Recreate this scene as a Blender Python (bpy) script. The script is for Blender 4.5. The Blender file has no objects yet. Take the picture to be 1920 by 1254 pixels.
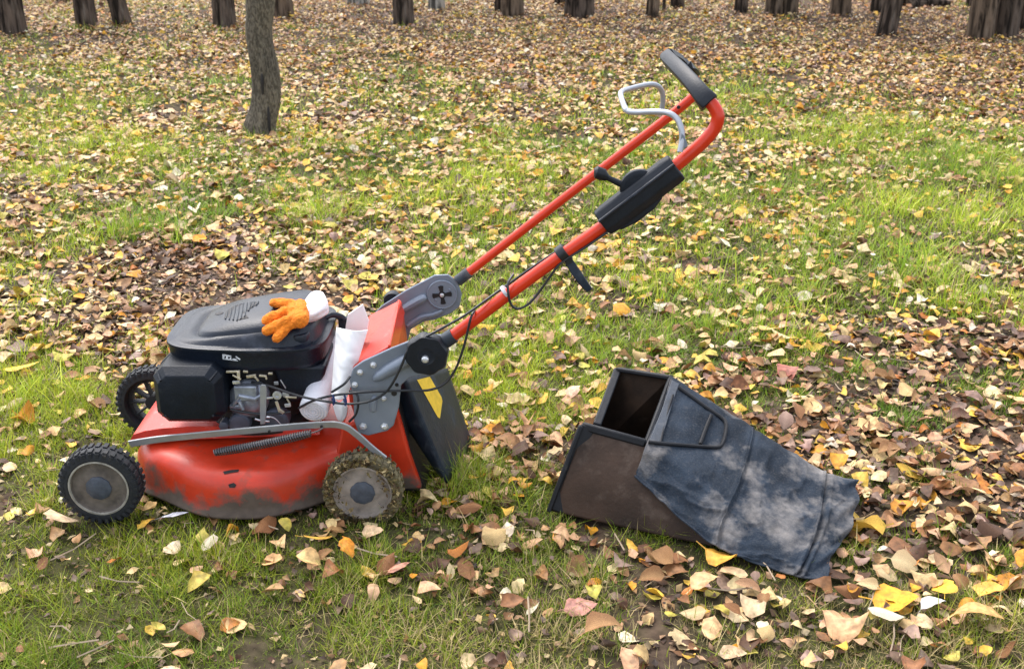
import bpy, math, random
import numpy as np
from mathutils import Vector, Matrix
from mathutils.bvhtree import BVHTree
R = math.radians
scene = bpy.context.scene
rng = np.random.default_rng(11)
random.seed(5)

# ------------------------------------------------------------------ camera, sky, sun, exposure
PITCH, CAMH, FPX = R(22), 1.28, 2133.0
cd = bpy.data.cameras.new('camera'); cam = bpy.data.objects.new('camera', cd)
scene.collection.objects.link(cam); scene.camera = cam
cam.location = (0, 0, CAMH); cam.rotation_euler = (R(90) - PITCH, 0, 0)
cd.sensor_width = 36; cd.lens = 36 * FPX / 1920; cd.clip_start = .05; cd.clip_end = 600
cd.dof.use_dof = True; cd.dof.focus_distance = 2.45; cd.dof.aperture_fstop = 10

world = bpy.data.worlds.new("World"); scene.world = world; world.use_nodes = True
wn = world.node_tree.nodes; wl = world.node_tree.links
bg = wn['Background']; sky = wn.new('ShaderNodeTexSky'); sky.sky_type = 'NISHITA'; sky.sun_disc = False
SUN_EL, SUN_AZ = 58, -30          # azimuth from +Y towards +X
sky.sun_elevation = R(SUN_EL); sky.sun_rotation = R(SUN_AZ)
sky.air_density = 1.0; sky.dust_density = 3.5; sky.ozone_density = 1.0
hs_ = wn.new('ShaderNodeHueSaturation'); hs_.inputs['Saturation'].default_value = .42; wl.new(sky.outputs[0], hs_.inputs['Color']); wl.new(hs_.outputs[0], bg.inputs[0])   # thin overcast greys the blue; bg.inputs[1].default_value = 0.066
sl = bpy.data.lights.new('sun', 'SUN'); sun = bpy.data.objects.new('sun', sl)
scene.collection.objects.link(sun)
sl.energy = 2.2; sl.angle = R(32); sl.color = (1.0, .955, .88)
sd = Vector((math.sin(R(SUN_AZ)) * math.cos(R(SUN_EL)), math.cos(R(SUN_AZ)) * math.cos(R(SUN_EL)), math.sin(R(SUN_EL))))
sun.rotation_euler = (-sd).to_track_quat('-Z', 'Y').to_euler()
scene.view_settings.view_transform = 'Standard'; scene.view_settings.look = 'None'
scene.view_settings.exposure = -1.0; scene.view_settings.gamma = 1
scene.cycles.max_bounces = 5; scene.cycles.diffuse_bounces = 3

# ------------------------------------------------------------------ measuring helpers (photo pixel -> metric point)
def ray(px, py):
    u = (px - 960) / FPX; v = (627 - py) / FPX
    return Vector((u, math.cos(PITCH) + v * math.sin(PITCH), -math.sin(PITCH) + v * math.cos(PITCH)))
EYE = Vector((0, 0, CAMH))
def P(px, py, Y):
    d = ray(px, py); return EYE + d * (Y / d.y)
def PZ(px, py, Z=0.0):
    d = ray(px, py); return EYE + d * ((Z - CAMH) / d.z)
def PH(px, py):
    p = PZ(px, py, 0)
    for _ in range(4): p = PZ(px, py, float(H(np.array([p.x]), np.array([p.y]))[0]))
    return p
def on_plane(px, py, A, B, C, off=.001):
    n = (B - A).cross(C - A).normalized()
    if n.dot(EYE - A) < 0: n = -n
    d = ray(px, py); t = (A + n * off - EYE).dot(n) / d.dot(n)
    return EYE + d * t
def tree_of(mb):
    return BVHTree.FromPolygons([Vector(v) for v in mb.v], mb.f)
def hit(bvh, px, py, off=.001, fall=2.2):
    d = ray(px, py).normalized(); h = bvh.ray_cast(EYE, d)
    if h[0] is None: return P(px, py, fall)
    return h[0] - d * off
def project(x, y, z=0):
    rx, ry, rz = x, y, z - CAMH
    depth = ry * math.cos(PITCH) - rz * math.sin(PITCH)
    up = ry * math.sin(PITCH) + rz * math.cos(PITCH)
    depth = np.maximum(depth, .2)
    return 960 + FPX * rx / depth, 627 - FPX * up / depth

# ------------------------------------------------------------------ value noise in numpy
_perm = np.random.default_rng(3).random((512, 512))
def vnoise(x, y, s=1.0, o=0):
    x = np.asarray(x) * s + 37.1 * (o + 1); y = np.asarray(y) * s + 91.7 * (o + 1)
    xi = np.floor(x).astype(int); yi = np.floor(y).astype(int); fx = x - xi; fy = y - yi
    fx = fx * fx * (3 - 2 * fx); fy = fy * fy * (3 - 2 * fy)
    g = lambda a, b: _perm[a % 512, b % 512]
    return (g(xi, yi) * (1 - fx) + g(xi + 1, yi) * fx) * (1 - fy) + (g(xi, yi + 1) * (1 - fx) + g(xi + 1, yi + 1) * fx) * fy
def fbm(x, y, s=1.0, o=0, n=4):
    t = 0; a = .5; w = 0
    for k in range(n):
        t = t + a * vnoise(x, y, s * 2 ** k, o + k); w += a; a *= .5
    return t / w
def H(x, y):
    d = np.hypot(x, y)
    return (fbm(x, y, 1.2, 5, 3) - .5) * .03 + (fbm(x, y, 8, 9, 3) - .5) * .018 + np.clip(d - 16, 0, 400) * .0 + (fbm(x, y, .15, 2, 2) - .5) * .25 * np.clip((d - 5) / 12, 0, 1)

# ------------------------------------------------------------------ mesh builder
origin = {}
class MB:
    def __init__(s): s.v = []; s.f = []
    def add(s, vs, fs):
        b = len(s.v); s.v += [tuple(v) for v in vs]; s.f += [tuple(i + b for i in f) for f in fs]; return s
    def box(s, c, size, rot=None):
        c = Vector(c); h = Vector(size) / 2; m = rot or Matrix.Identity(3)
        vs = [c + m @ Vector((h.x * a, h.y * b, h.z * d)) for a in (-1, 1) for b in (-1, 1) for d in (-1, 1)]
        return s.add(vs, [(0, 1, 3, 2), (4, 6, 7, 5), (0, 4, 5, 1), (2, 3, 7, 6), (0, 2, 6, 4), (1, 5, 7, 3)])
    def loft(s, rings, cap=(True, True), closed=True):
        n = len(rings[0]); vs = [p for r in rings for p in r]; fs = []
        for i in range(len(rings) - 1):
            for j in range(n if closed else n - 1):
                k = (j + 1) % n; fs.append((i * n + j, i * n + k, (i + 1) * n + k, (i + 1) * n + j))
        if cap[0]: fs.append(tuple(range(n - 1, -1, -1)))
        if cap[1]: fs.append(tuple((len(rings) - 1) * n + j for j in range(n)))
        return s.add(vs, fs)
    def tube(s, path, r, seg=10, cap=True, section=None, closed=False, up=None):
        path = [Vector(p) for p in path]; n = len(path); rings = []
        rr = r if isinstance(r, (list, tuple)) else [r] * n
        T = []
        for i in range(n):
            a = path[i - 1] if i or closed else path[0]; b = path[(i + 1) % n] if (i < n - 1 or closed) else path[-1]
            T.append((b - a).normalized())
        u = Vector(up) if up else (Vector((0, 0, 1)) if abs(T[0].z) < .9 else Vector((1, 0, 0)))
        nrm = (u - T[0] * u.dot(T[0])).normalized()
        for i in range(n):
            if up: w = Vector(up); nrm = (w - T[i] * w.dot(T[i])).normalized()
            else: nrm = (nrm - T[i] * nrm.dot(T[i])).normalized()
            bi = T[i].cross(nrm)
            if section: rings.append([path[i] + nrm * (a * rr[i]) + bi * (b * rr[i]) for a, b in section])
            else: rings.append([path[i] + nrm * (math.cos(2 * math.pi * k / seg) * rr[i]) + bi * (math.sin(2 * math.pi * k / seg) * rr[i]) for k in range(seg)])
        if closed: rings.append(rings[0]); return s.loft(rings, (False, False))
        return s.loft(rings, (cap, cap))
    def lathe(s, c, axis, prof, seg=32, fn=None, hollow=False):
        c = Vector(c); ax = Vector(axis).normalized()
        a = ax.orthogonal().normalized(); b = ax.cross(a); rings = []
        for r, h in prof:
            ring = []
            for k in range(seg):
                t = 2 * math.pi * k / seg; q = r * (fn(t, r, h) if fn else 1)
                ring.append(c + ax * h + a * (math.cos(t) * q) + b * (math.sin(t) * q))
            rings.append(ring)
        if hollow: return s.loft(rings + [rings[0]], (False, False))
        return s.loft(rings, (True, True))
    def prism(s, poly, dv):
        n = len(poly); dv = Vector(dv); a = [Vector(p) for p in poly]; b = [p + dv for p in a]
        return s.add(a + b, [tuple(range(n)), tuple(range(2 * n - 1, n - 1, -1))] + [(i, (i + 1) % n + 0, (i + 1) % n + n, i + n)[::-1] for i in range(n)])
    def capsule(s, a, b, ra, rb, seg=12):
        a = Vector(a); b = Vector(b); d = (b - a); L = d.length; d.normalize()
        prof = [(ra * math.sin(t), -ra * math.cos(t)) for t in np.linspace(.05, math.pi / 2, 5)] + [(rb * math.cos(t), L + rb * math.sin(t)) for t in np.linspace(0, math.pi / 2 - .05, 5)]
        return s.lathe(a, d, prof, seg)
    def grid(s, ctrl, nu, nv):
        g = surf(ctrl, nu, nv); vs = [g[i][j] for i in range(nu) for j in range(nv)]
        return s.add(vs, [(i * nv + j, i * nv + j + 1, (i + 1) * nv + j + 1, (i + 1) * nv + j) for i in range(nu - 1) for j in range(nv - 1)])
    def build(s, name, mat, parent=None, bevel=0, smooth=True, sharp=35, solid=0, seg=2, col=None):
        o0 = origin.get(parent.name, Vector((0, 0, 0))) if parent else Vector((0, 0, 0))
        me = bpy.data.meshes.new(name); me.from_pydata([tuple(Vector(v) - o0) for v in s.v], [], s.f); me.update()
        import bmesh
        bm = bmesh.new(); bm.from_mesh(me); bmesh.ops.recalc_face_normals(bm, faces=bm.faces); bm.to_mesh(me); bm.free()
        if smooth:
            me.polygons.foreach_set('use_smooth', [True] * len(me.polygons)); me.set_sharp_from_angle(angle=R(sharp))
        o = bpy.data.objects.new(name, me); scene.collection.objects.link(o); me.materials.append(mat)
        if parent: o.parent = parent; origin[o.name] = o0
        if solid:
            m = o.modifiers.new('solid', 'SOLIDIFY'); m.thickness = solid; m.offset = 0
        if bevel:
            m = o.modifiers.new('bevel', 'BEVEL'); m.width = bevel; m.segments = seg; m.limit_method = 'ANGLE'; m.angle_limit = R(30); m.harden_normals = False
        return o
def cr(p, t):
    n = len(p); x = t * (n - 1); i = min(int(x), n - 2); f = x - i
    a, b, c, d = p[max(i - 1, 0)], p[i], p[i + 1], p[min(i + 2, n - 1)]
    return .5 * ((2 * b) + (c - a) * f + (2 * a - 5 * b + 4 * c - d) * f * f + (3 * b - a - 3 * c + d) * f * f * f)
def curve(pts, n):
    pts = [Vector(p) for p in pts]; return [cr(pts, i / (n - 1)) for i in range(n)]
def surf(ctrl, nu, nv):
    cols = [curve(r, nv) for r in ctrl]
    return [[cr([c[j] for c in cols], i / (nu - 1)) for j in range(nv)] for i in range(nu)]
def tag(o, label=None, cat=None, group=None, kind=None):
    if label: o['label'] = label
    if cat: o['category'] = cat
    if group: o['group'] = group
    if kind: o['kind'] = kind
    return o
def thing(name, loc, label, cat, group=None):
    o = bpy.data.objects.new(name, None); scene.collection.objects.link(o); o.location = loc; o.empty_display_size = .05
    origin[o.name] = Vector(loc); return tag(o, label, cat, group)

# ------------------------------------------------------------------ materials
def lin(c): return tuple(((x / 255) / 12.92 if x / 255 <= .04045 else ((x / 255 + .055) / 1.055) ** 2.4) for x in c)
def mat(name, col, rough=.5, metal=0, var=.25, vs=25, bump=.15, bs=120, dirt=None, damt=.5, ds=9, low=None, spec=.5, streak=None, coat=0):
    m = bpy.data.materials.new(name); m.use_nodes = True; nt = m.node_tree; N = nt.nodes; L = nt.links; b = N['Principled BSDF']
    tc = N.new('ShaderNodeTexCoord'); src = tc.outputs['Object']
    if streak:
        mp = N.new('ShaderNodeMapping'); mp.inputs['Scale'].default_value = streak; L.new(src, mp.inputs[0]); src = mp.outputs[0]
    n = N.new('ShaderNodeTexNoise'); n.inputs['Scale'].default_value = vs; n.inputs['Detail'].default_value = 5; L.new(src, n.inputs['Vector'])
    rp = N.new('ShaderNodeMapRange'); rp.inputs[1].default_value = .3; rp.inputs[2].default_value = .7; rp.inputs[3].default_value = 1 - var; rp.inputs[4].default_value = 1 + var; L.new(n.outputs[0], rp.inputs[0])
    mx = N.new('ShaderNodeMix'); mx.data_type = 'RGBA'; mx.blend_type = 'MULTIPLY'; mx.inputs[0].default_value = 1; mx.inputs[6].default_value = (*col, 1); L.new(rp.outputs[0], mx.inputs[7])
    out = mx.outputs[2]; rv = None
    if dirt:
        n2 = N.new('ShaderNodeTexNoise'); n2.inputs['Scale'].default_value = ds; n2.inputs['Detail'].default_value = 7; n2.inputs['Roughness'].default_value = .65; L.new(src, n2.inputs['Vector'])
        fac = n2.outputs[0]
        if low:   # mud on the lowest part of the thing: low = (z_bottom, z_top, strength)
            sp = N.new('ShaderNodeSeparateXYZ'); L.new(tc.outputs['Object'], sp.inputs[0])
            mr = N.new('ShaderNodeMapRange'); mr.inputs[1].default_value = low[0]; mr.inputs[2].default_value = low[1]; mr.inputs[3].default_value = low[2]; mr.inputs[4].default_value = 0; L.new(sp.outputs[2], mr.inputs[0])
            ad = N.new('ShaderNodeMath'); ad.operation = 'ADD'; L.new(fac, ad.inputs[0]); L.new(mr.outputs[0], ad.inputs[1]); fac = ad.outputs[0]
        r2 = N.new('ShaderNodeMapRange'); c0 = .72 - damt * .4; r2.inputs[1].default_value = c0; r2.inputs[2].default_value = c0 + .20; L.new(fac, r2.inputs[0])
        n4 = N.new('ShaderNodeTexNoise'); n4.inputs['Scale'].default_value = 260; n4.inputs['Detail'].default_value = 5; L.new(tc.outputs['Object'], n4.inputs['Vector'])
        r4 = N.new('ShaderNodeMapRange'); r4.inputs[1].default_value = .50; r4.inputs[2].default_value = .80; r4.inputs[3].default_value = 0; r4.inputs[4].default_value = .06 + damt * .18; L.new(n4.outputs[0], r4.inputs[0])
        n5 = N.new('ShaderNodeMath'); n5.operation = 'MAXIMUM'; L.new(r2.outputs[0], n5.inputs[0]); L.new(r4.outputs[0], n5.inputs[1]); r2 = n5
        n3 = N.new('ShaderNodeTexNoise'); n3.inputs['Scale'].default_value = 60; L.new(tc.outputs['Object'], n3.inputs['Vector'])
        dm = N.new('ShaderNodeMix'); dm.data_type = 'RGBA'; dm.inputs[6].default_value = (*[c * .55 for c in dirt], 1); dm.inputs[7].default_value = (*[min(1, c * 1.4) for c in dirt], 1); L.new(n3.outputs[0], dm.inputs[0])
        m2 = N.new('ShaderNodeMix'); m2.data_type = 'RGBA'; L.new(r2.outputs[0], m2.inputs[0]); L.new(out, m2.inputs[6]); L.new(dm.outputs[2], m2.inputs[7]); out = m2.outputs[2]
        rr = N.new('ShaderNodeMapRange'); rr.inputs[3].default_value = rough; rr.inputs[4].default_value = .92; L.new(r2.outputs[0], rr.inputs[0]); L.new(rr.outputs[0], b.inputs['Roughness'])
        if metal:
            rm = N.new('ShaderNodeMapRange'); rm.inputs[3].default_value = metal; rm.inputs[4].default_value = 0; L.new(r2.outputs[0], rm.inputs[0]); L.new(rm.outputs[0], b.inputs['Metallic'])
    else:
        b.inputs['Roughness'].default_value = rough; b.inputs['Metallic'].default_value = metal
    L.new(out, b.inputs['Base Color']); b.inputs['Specular IOR Level'].default_value = spec; b.inputs['Coat Weight'].default_value = coat
    if bump:
        nb = N.new('ShaderNodeTexNoise'); nb.inputs['Scale'].default_value = bs; nb.inputs['Detail'].default_value = 4; L.new(src, nb.inputs['Vector'])
        bp = N.new('ShaderNodeBump'); bp.inputs['Strength'].default_value = bump; bp.inputs['Distance'].default_value = .002; L.new(nb.outputs[0], bp.inputs['Height']); L.new(bp.outputs[0], b.inputs['Normal'])
    return m
def attr_mat(name, rough=.6, var=.3, vs=90, bump=.3, bs=140, spec=.3, trans=0):
    m = bpy.data.materials.new(name); m.use_nodes = True; nt = m.node_tree; N = nt.nodes; L = nt.links; b = N['Principled BSDF']
    a = N.new('ShaderNodeAttribute'); a.attribute_name = 'Col'
    tc = N.new('ShaderNodeTexCoord'); n = N.new('ShaderNodeTexNoise'); n.inputs['Scale'].default_value = vs; n.inputs['Detail'].default_value = 4; L.new(tc.outputs['Object'], n.inputs['Vector'])
    rp = N.new('ShaderNodeMapRange'); rp.inputs[1].default_value = .3; rp.inputs[2].default_value = .7; rp.inputs[3].default_value = 1 - var; rp.inputs[4].default_value = 1 + var; L.new(n.outputs[0], rp.inputs[0])
    mx = N.new('ShaderNodeMix'); mx.data_type = 'RGBA'; mx.blend_type = 'MULTIPLY'; mx.inputs[0].default_value = 1; L.new(a.outputs[0], mx.inputs[6]); L.new(rp.outputs[0], mx.inputs[7])
    L.new(mx.outputs[2], b.inputs['Base Color']); b.inputs['Roughness'].default_value = rough; b.inputs['Specular IOR Level'].default_value = spec
    if bump:
        nb = N.new('ShaderNodeTexNoise'); nb.inputs['Scale'].default_value = bs; L.new(tc.outputs['Object'], nb.inputs['Vector'])
        bp = N.new('ShaderNodeBump'); bp.inputs['Strength'].default_value = bump; bp.inputs['Distance'].default_value = .003; L.new(nb.outputs[0], bp.inputs['Height']); L.new(bp.outputs[0], b.inputs['Normal'])
    if trans:
        t = N.new('ShaderNodeBsdfTranslucent'); L.new(mx.outputs[2], t.inputs[0]); ms = N.new('ShaderNodeMixShader'); ms.inputs[0].default_value = trans
        L.new(b.outputs[0], ms.inputs[1]); L.new(t.outputs[0], ms.inputs[2]); L.new(ms.outputs[0], N['Material Output'].inputs[0])
    return m
MUD = (.085, .062, .046)
M = {
 'red': mat('red_deck_paint', (.52, .030, .006), .42, 0, .22, 14, .15, 90, MUD, .36, 15, low=(.02, .115, .36), coat=.06),
 'redtube': mat('red_tube_paint', (.60, .034, .007), .30, 0, .08, 12, .05, 60, (.25, .10, .07), .05, 30, coat=.08, spec=.38),
 'redpanel': mat('pink_highlight_red_panel', (.60, .045, .03), .45, 0, .15, 20, .15, 150, (.62, .30, .27), .30, 30),  # pink patches put a highlight into the red
 'black': mat('black_plastic', (.006, .009, .015), .45, 0, .25, 30, .2, 220, (.08, .08, .09), .16, 14, spec=.35),
 'cover': mat('charcoal_cowl_plastic', (.006, .010, .019), .36, 0, .25, 20, .3, 260, (.06, .07, .095), .34, 9, spec=.36),
 'filter': mat('matt_black_filter_plastic', (.004, .007, .013), .5, 0, .3, 25, .3, 200, (.04, .045, .05), .22, 12, spec=.28),
 'rubber': mat('black_rubber', (.010, .012, .016), .75, 0, .3, 40, .5, 150, (.14, .12, .10), .3, 24),
 'mudrubber': mat('muddy_tyre_rubber', (.05, .042, .03), .9, 0, .4, 60, .8, 120, (.17, .14, .07), .9, 22),
 'hub': mat('dirty_hub_plastic', (.125, .105, .088), .85, 0, .4, 34, .7, 90, (.19, .155, .125), .5, 26, spec=.2),
 'hub2': mat('mud_caked_hub', (.27, .23, .195), .9, 0, .3, 38, .9, 90, (.12, .09, .06), .34, 30, spec=.15),
 'cap': mat('blue_grey_hub_cap', (.05, .06, .08), .6, 0, .3, 60, .5, 150, (.14, .13, .13), .35, 30),
 'grey': mat('grey_enamel_steel', (.20, .23, .28), .42, .25, .12, 18, .12, 180, (.30, .31, .33), .22, 16),
 'bar': mat('galvanised_steel', (.36, .37, .38), .42, .5, .15, 25, .2, 150, (.20, .16, .12), .22, 20),
 'bolt': mat('bright_zinc', (.62, .63, .65), .3, .6, .2, 60, .1, 150),
 'silver': mat('silver_bail_tube', (.42, .44, .48), .38, .45, .1, 20, .05, 80),
 'alloy': mat('cast_alloy', (.33, .36, .42), .42, .6, .35, 35, .5, 90, (.05, .05, .05), .35, 30),
 'brass': mat('zinc_yellow_levers', (.58, .52, .40), .38, .6, .3, 60, .2, 150, (.06, .05, .04), .25, 40),
 'tank': mat('grey_blue_cylinder', (.10, .11, .15), .6, .2, .2, 40, .4, 120),
 'dark': mat('oily_metal_and_shade', (.014, .012, .013), .6, .2, .4, 40, .5, 80),  # oily metal; also colours the shade in holes, slits and openings
 'spring': mat('dark_spring_steel', (.11, .105, .11), .42, .6, .3, 60, 0),
 'hose': mat('black_cable_sheath', (.010, .012, .016), .42, 0, .1, 20, 0),
 'flap': mat('black_flap_plastic', (.008, .014, .024), .5, 0, .35, 16, .4, 130, (.06, .072, .088), .42, 12, spec=.3),
 'yellow': mat('yellow_sticker', (.72, .47, .03), .5, 0, .15, 60, 0, 50, (.4, .3, .1), .2, 40),
 'white': mat('white_cloth', (.74, .74, .78), .85, 0, .06, 30, .5, 160, (.36, .36, .38), .12, 55),
 'paper': mat('white_sheet', (.82, .81, .80), .75, 0, .04, 20, .2, 60),
 'orange': mat('orange_knit', (.72, .19, .008), .9, 0, .22, 140, 1.0, 300),
 'knit': mat('white_knit', (.80, .76, .77), .9, 0, .05, 60, .8, 380),
 'tie': mat('blue_tie', (.01, .03, .12), .4, 0, .1, 30, 0),
 'fabric': mat('blue_grey_bag_fabric', (.021, .030, .044), .85, 0, .45, 14, .7, 300, (.24, .22, .205), .54, 8.0, spec=.2),
 'brown': mat('mud_stained_panel', (.040, .023, .015), .7, 0, .5, 9, .6, 120, (.105, .078, .062), .50, 14, spec=.3),
 'frame': mat('bag_frame_plastic', (.006, .007, .010), .55, 0, .3, 30, .3, 140, (.08, .07, .06), .2, 30, spec=.3),
 'lining': mat('brown_black_lining', (.020, .011, .006), .8, 0, .4, 30, .3, 140, (.05, .035, .025), .3, 20, spec=.2),
 'framegrey': mat('dusty_bag_flange', (.022, .032, .048), .6, 0, .3, 30, .3, 140, (.16, .15, .15), .42, 16),
 'decal': mat('pale_decal', (.6, .62, .66), .6, 0, .3, 200, 0),
 'lichen': mat('bark_lichen', (.2, .22, .2), .9),
 'bark_dust': mat('pale_scuffed_rim', (.28, .26, .22), .8, 0, .4, 40, .3, 120, (.10, .08, .06), .4, 30),
 'leaf': attr_mat('dead_leaf', .55, .42, 75, .7, 70, .3, .10),
 'grass': attr_mat('grass_blade', .5, .12, 40, 0, 1, .3, .25),
}

# ------------------------------------------------------------------ what covers the ground where (surveyed once, world map)
GR = """2 2 2 2 1 0 0 0 0 0 0 0 0 0 0 0
7 7 6 5 5 6 6 5 4 5 6 6 5 4 3 3
6 6 6 5 6 6 7 6 5 6 6 5 6 5 7 8
4 5 5 5 6 6 5 6 6 7 7 6 7 7 8 9
4 4 2 1 2 2 4 6 6 6 6 6 5 6 6 5
5 3 2 2 2 2 5 6 6 6 5 5 5 5 4 3
7 8 6 5 3 3 5 7 7 5 5 4 4 3 3 2
6 6 5 4 4 4 3 4 3 3 2 2 2 3 3 2
3 4 7 8 7 6 4 2 2 2 2 2 3 3 3 2
7 8 9 8 7 6 6 4 3 3 3 4 5 5 5 5
8 8 8 7 6 5 5 5 6 6 6 6 6 6 7 7"""
LF = """9 9 9 9 9 9 9 9 9 9 9 9 9 9 9 9
5 6 6 7 7 6 6 7 7 6 5 6 6 8 9 9
7 6 7 7 6 6 5 6 6 6 6 7 6 6 5 4
7 7 6 6 6 6 6 5 5 5 5 6 5 5 4 3
6 8 9 9 9 9 7 5 5 5 5 5 6 5 5 5
6 7 9 9 9 9 5 4 5 5 5 6 6 6 6 6
3 2 5 5 5 5 5 4 4 5 6 6 6 6 7 8
4 4 4 4 4 4 6 6 8 8 8 8 8 8 8 8
4 4 3 3 4 4 6 8 8 8 8 8 8 8 8 8
3 3 3 4 5 5 5 7 7 6 8 8 7 7 6 7
2 2 2 2 2 2 2 3 3 4 4 5 5 5 5 4"""
DK = """5 5 5 5 5 5 5 5 5 5 5 5 5 6 6 6
2 2 3 3 3 3 3 3 4 4 3 4 4 5 5 5
2 2 2 3 3 1 1 1 1 1 1 2 1 1 2 2
3 3 3 3 2 2 2 1 1 1 1 1 1 1 2 2
3 6 8 8 6 4 2 1 1 1 1 2 2 2 2 3
2 3 6 5 3 3 2 1 1 2 2 3 4 5 5 6
2 2 4 4 4 4 2 2 2 3 4 5 6 7 7 7
2 2 4 4 4 4 4 6 7 7 7 7 7 7 7 7
3 4 4 4 4 5 6 8 8 7 7 7 7 7 6 6
4 3 3 4 4 4 5 7 7 6 5 4 4 5 5 5
5 5 5 5 6 5 5 6 6 6 5 4 4 5 5 5"""
def amap(t): return np.array([[float(c) for c in l.split()] for l in t.split('\n')]) / 9
GR, LF, DK = amap(GR), amap(LF), amap(DK)
def samp(A, x, y):
    px, py = project(x, y, 0)
    wx = (fbm(x, y, 1.7, 21, 3) - .5) * 160; wy = (fbm(x, y, 1.7, 31, 3) - .5) * 110
    u = np.clip((px + wx) / 120 - .5, 0, 15 - 1e-3); v = np.clip((py + wy * np.clip((py + 60) / 400, 0, 1)) / 114 - .5, 0, 10 - 1e-3)
    i = v.astype(int); j = u.astype(int); fv = v - i; fu = u - j
    return (A[i, j] * (1 - fu) + A[i, j + 1] * fu) * (1 - fv) + (A[i + 1, j] * (1 - fu) + A[i + 1, j + 1] * fu) * fv
TUFT = [(610, 405, .14, 2.2), (250, 440, .12, 1.9), (350, 450, .1, 1.7), (900, 415, .12, 1.6), (40, 195, .2, 1.6), (250, 290, .16, 1.5), (180, 275, .1, 1.8), (425, 70, .12, 2),
        (860, 915, .10, 1.9), (900, 950, .1, 1.6), (330, 1010, .12, 1.2), (1600, 250, .4, 1.5), (1750, 400, .5, 1.3), (1220, 1000, .05, 2.2)]
TUFT += [(860, 690, .12, 1.5), (1000, 900, .1, 1.5), (1750, 300, .4, 1.5), (1500, 480, .3, 1.5), (1330, 560, .3, 1.4), (950, 600, .25, 1.3), (1800, 560, .25, 1.4), (100, 740, .2, 1.3), (750, 140, .3, 1.4), (1350, 190, .4, 1.4), (1180, 340, .3, 1.3)]
def gdens(x, y):
    tf = 0
    for px, py, rad, mul in TUFT:
        p = PZ(px, py, 0); tf = np.maximum(tf, np.exp(-(((x - p.x) ** 2 + (y - p.y) ** 2) / rad ** 2)) * .45)
    n = fbm(x, y, 3.0, 40, 4); n2 = fbm(x, y, 11, 50, 3)
    return np.clip((samp(GR, x, y) - .37 + tf + (n - .5) * 1.9 + (n2 - .5) * 1.0 + (fbm(x, y, 30, 55, 2) - .5) * .55 * (y < 3.4)) * 2.2 + .5, 0, 1)
def ldens(x, y):
    n = fbm(x, y, 2.6, 60, 4); n2 = fbm(x, y, 9, 70, 2)
    l = samp(LF, x, y); return np.clip(l ** 1.65 * (.95 + (n - .5) * 2.0 + (n2 - .5) * 1.2) * (1 - .35 * gdens(x, y) * np.clip((1 - l) * 6, 0, 1)), 0.03, 1.2)

def np_mesh(name, V, F, n, C=None, material=None, smooth=False):
    """V (k,3) float, F (m,n) int"""
    me = bpy.data.meshes.new(name); me.vertices.add(len(V)); me.vertices.foreach_set('co', V.astype(np.float32).ravel())
    me.loops.add(F.size); me.loops.foreach_set('vertex_index', F.astype(np.int32).ravel())
    me.polygons.add(len(F)); me.polygons.foreach_set('loop_start', np.arange(0, F.size, n, dtype=np.int32))
    me.polygons.foreach_set('loop_total', np.full(len(F), n, dtype=np.int32))
    if smooth: me.polygons.foreach_set('use_smooth', np.ones(len(F), dtype=bool))
    me.update(calc_edges=True)
    if C is not None:
        a = me.color_attributes.new('Col', 'FLOAT_COLOR', 'POINT'); a.data.foreach_set('color', np.c_[C, np.ones(len(C))].astype(np.float32).ravel())
    if material: me.materials.append(material)
    return me
def link(name, me, parent=None):
    o = bpy.data.objects.new(name, me); scene.collection.objects.link(o)
    if parent: o.parent = parent
    return o

# ground sheet
sx = np.concatenate([-np.geomspace(160, 6.2, 40), np.linspace(-6, 6, 300), np.geomspace(6.2, 160, 40)])
sy = np.concatenate([np.linspace(-60, 1.0, 25), np.linspace(1.05, 6, 180), np.geomspace(6.05, 200, 150)])
GX, GY = np.meshgrid(sx, sy); gx, gy = GX.ravel(), GY.ravel(); gz = H(gx, gy)
idx = np.arange(len(gx)).reshape(GX.shape)
F = np.stack([idx[:-1, :-1], idx[:-1, 1:], idx[1:, 1:], idx[1:, :-1]], -1).reshape(-1, 4)
g = gdens(gx, gy)[:, None]; dk = samp(DK, gx, gy)[:, None]
soil = np.array([.045, .034, .026]); lit = np.array([.09, .06, .040]); moss = np.array([.050, .052, .018])
nz = fbm(gx, gy, 14, 80, 3)[:, None]
gc = (soil * (1 - nz) + lit * nz) * (1 - g * .8) + moss * g * .8
far = np.clip((np.hypot(gx, gy) - 12) / 6, 0, 1)[:, None]
gc = gc * (1 - far) + np.array([.25, .165, .11]) * (.7 + .6 * nz) * far
ground = link('ground', np_mesh('ground', np.c_[gx, gy, gz], F, 4, gc, attr_mat('soil_and_moss', .95, .45, 35, .9, 90, .1), True))
tag(ground, kind='structure')

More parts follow.
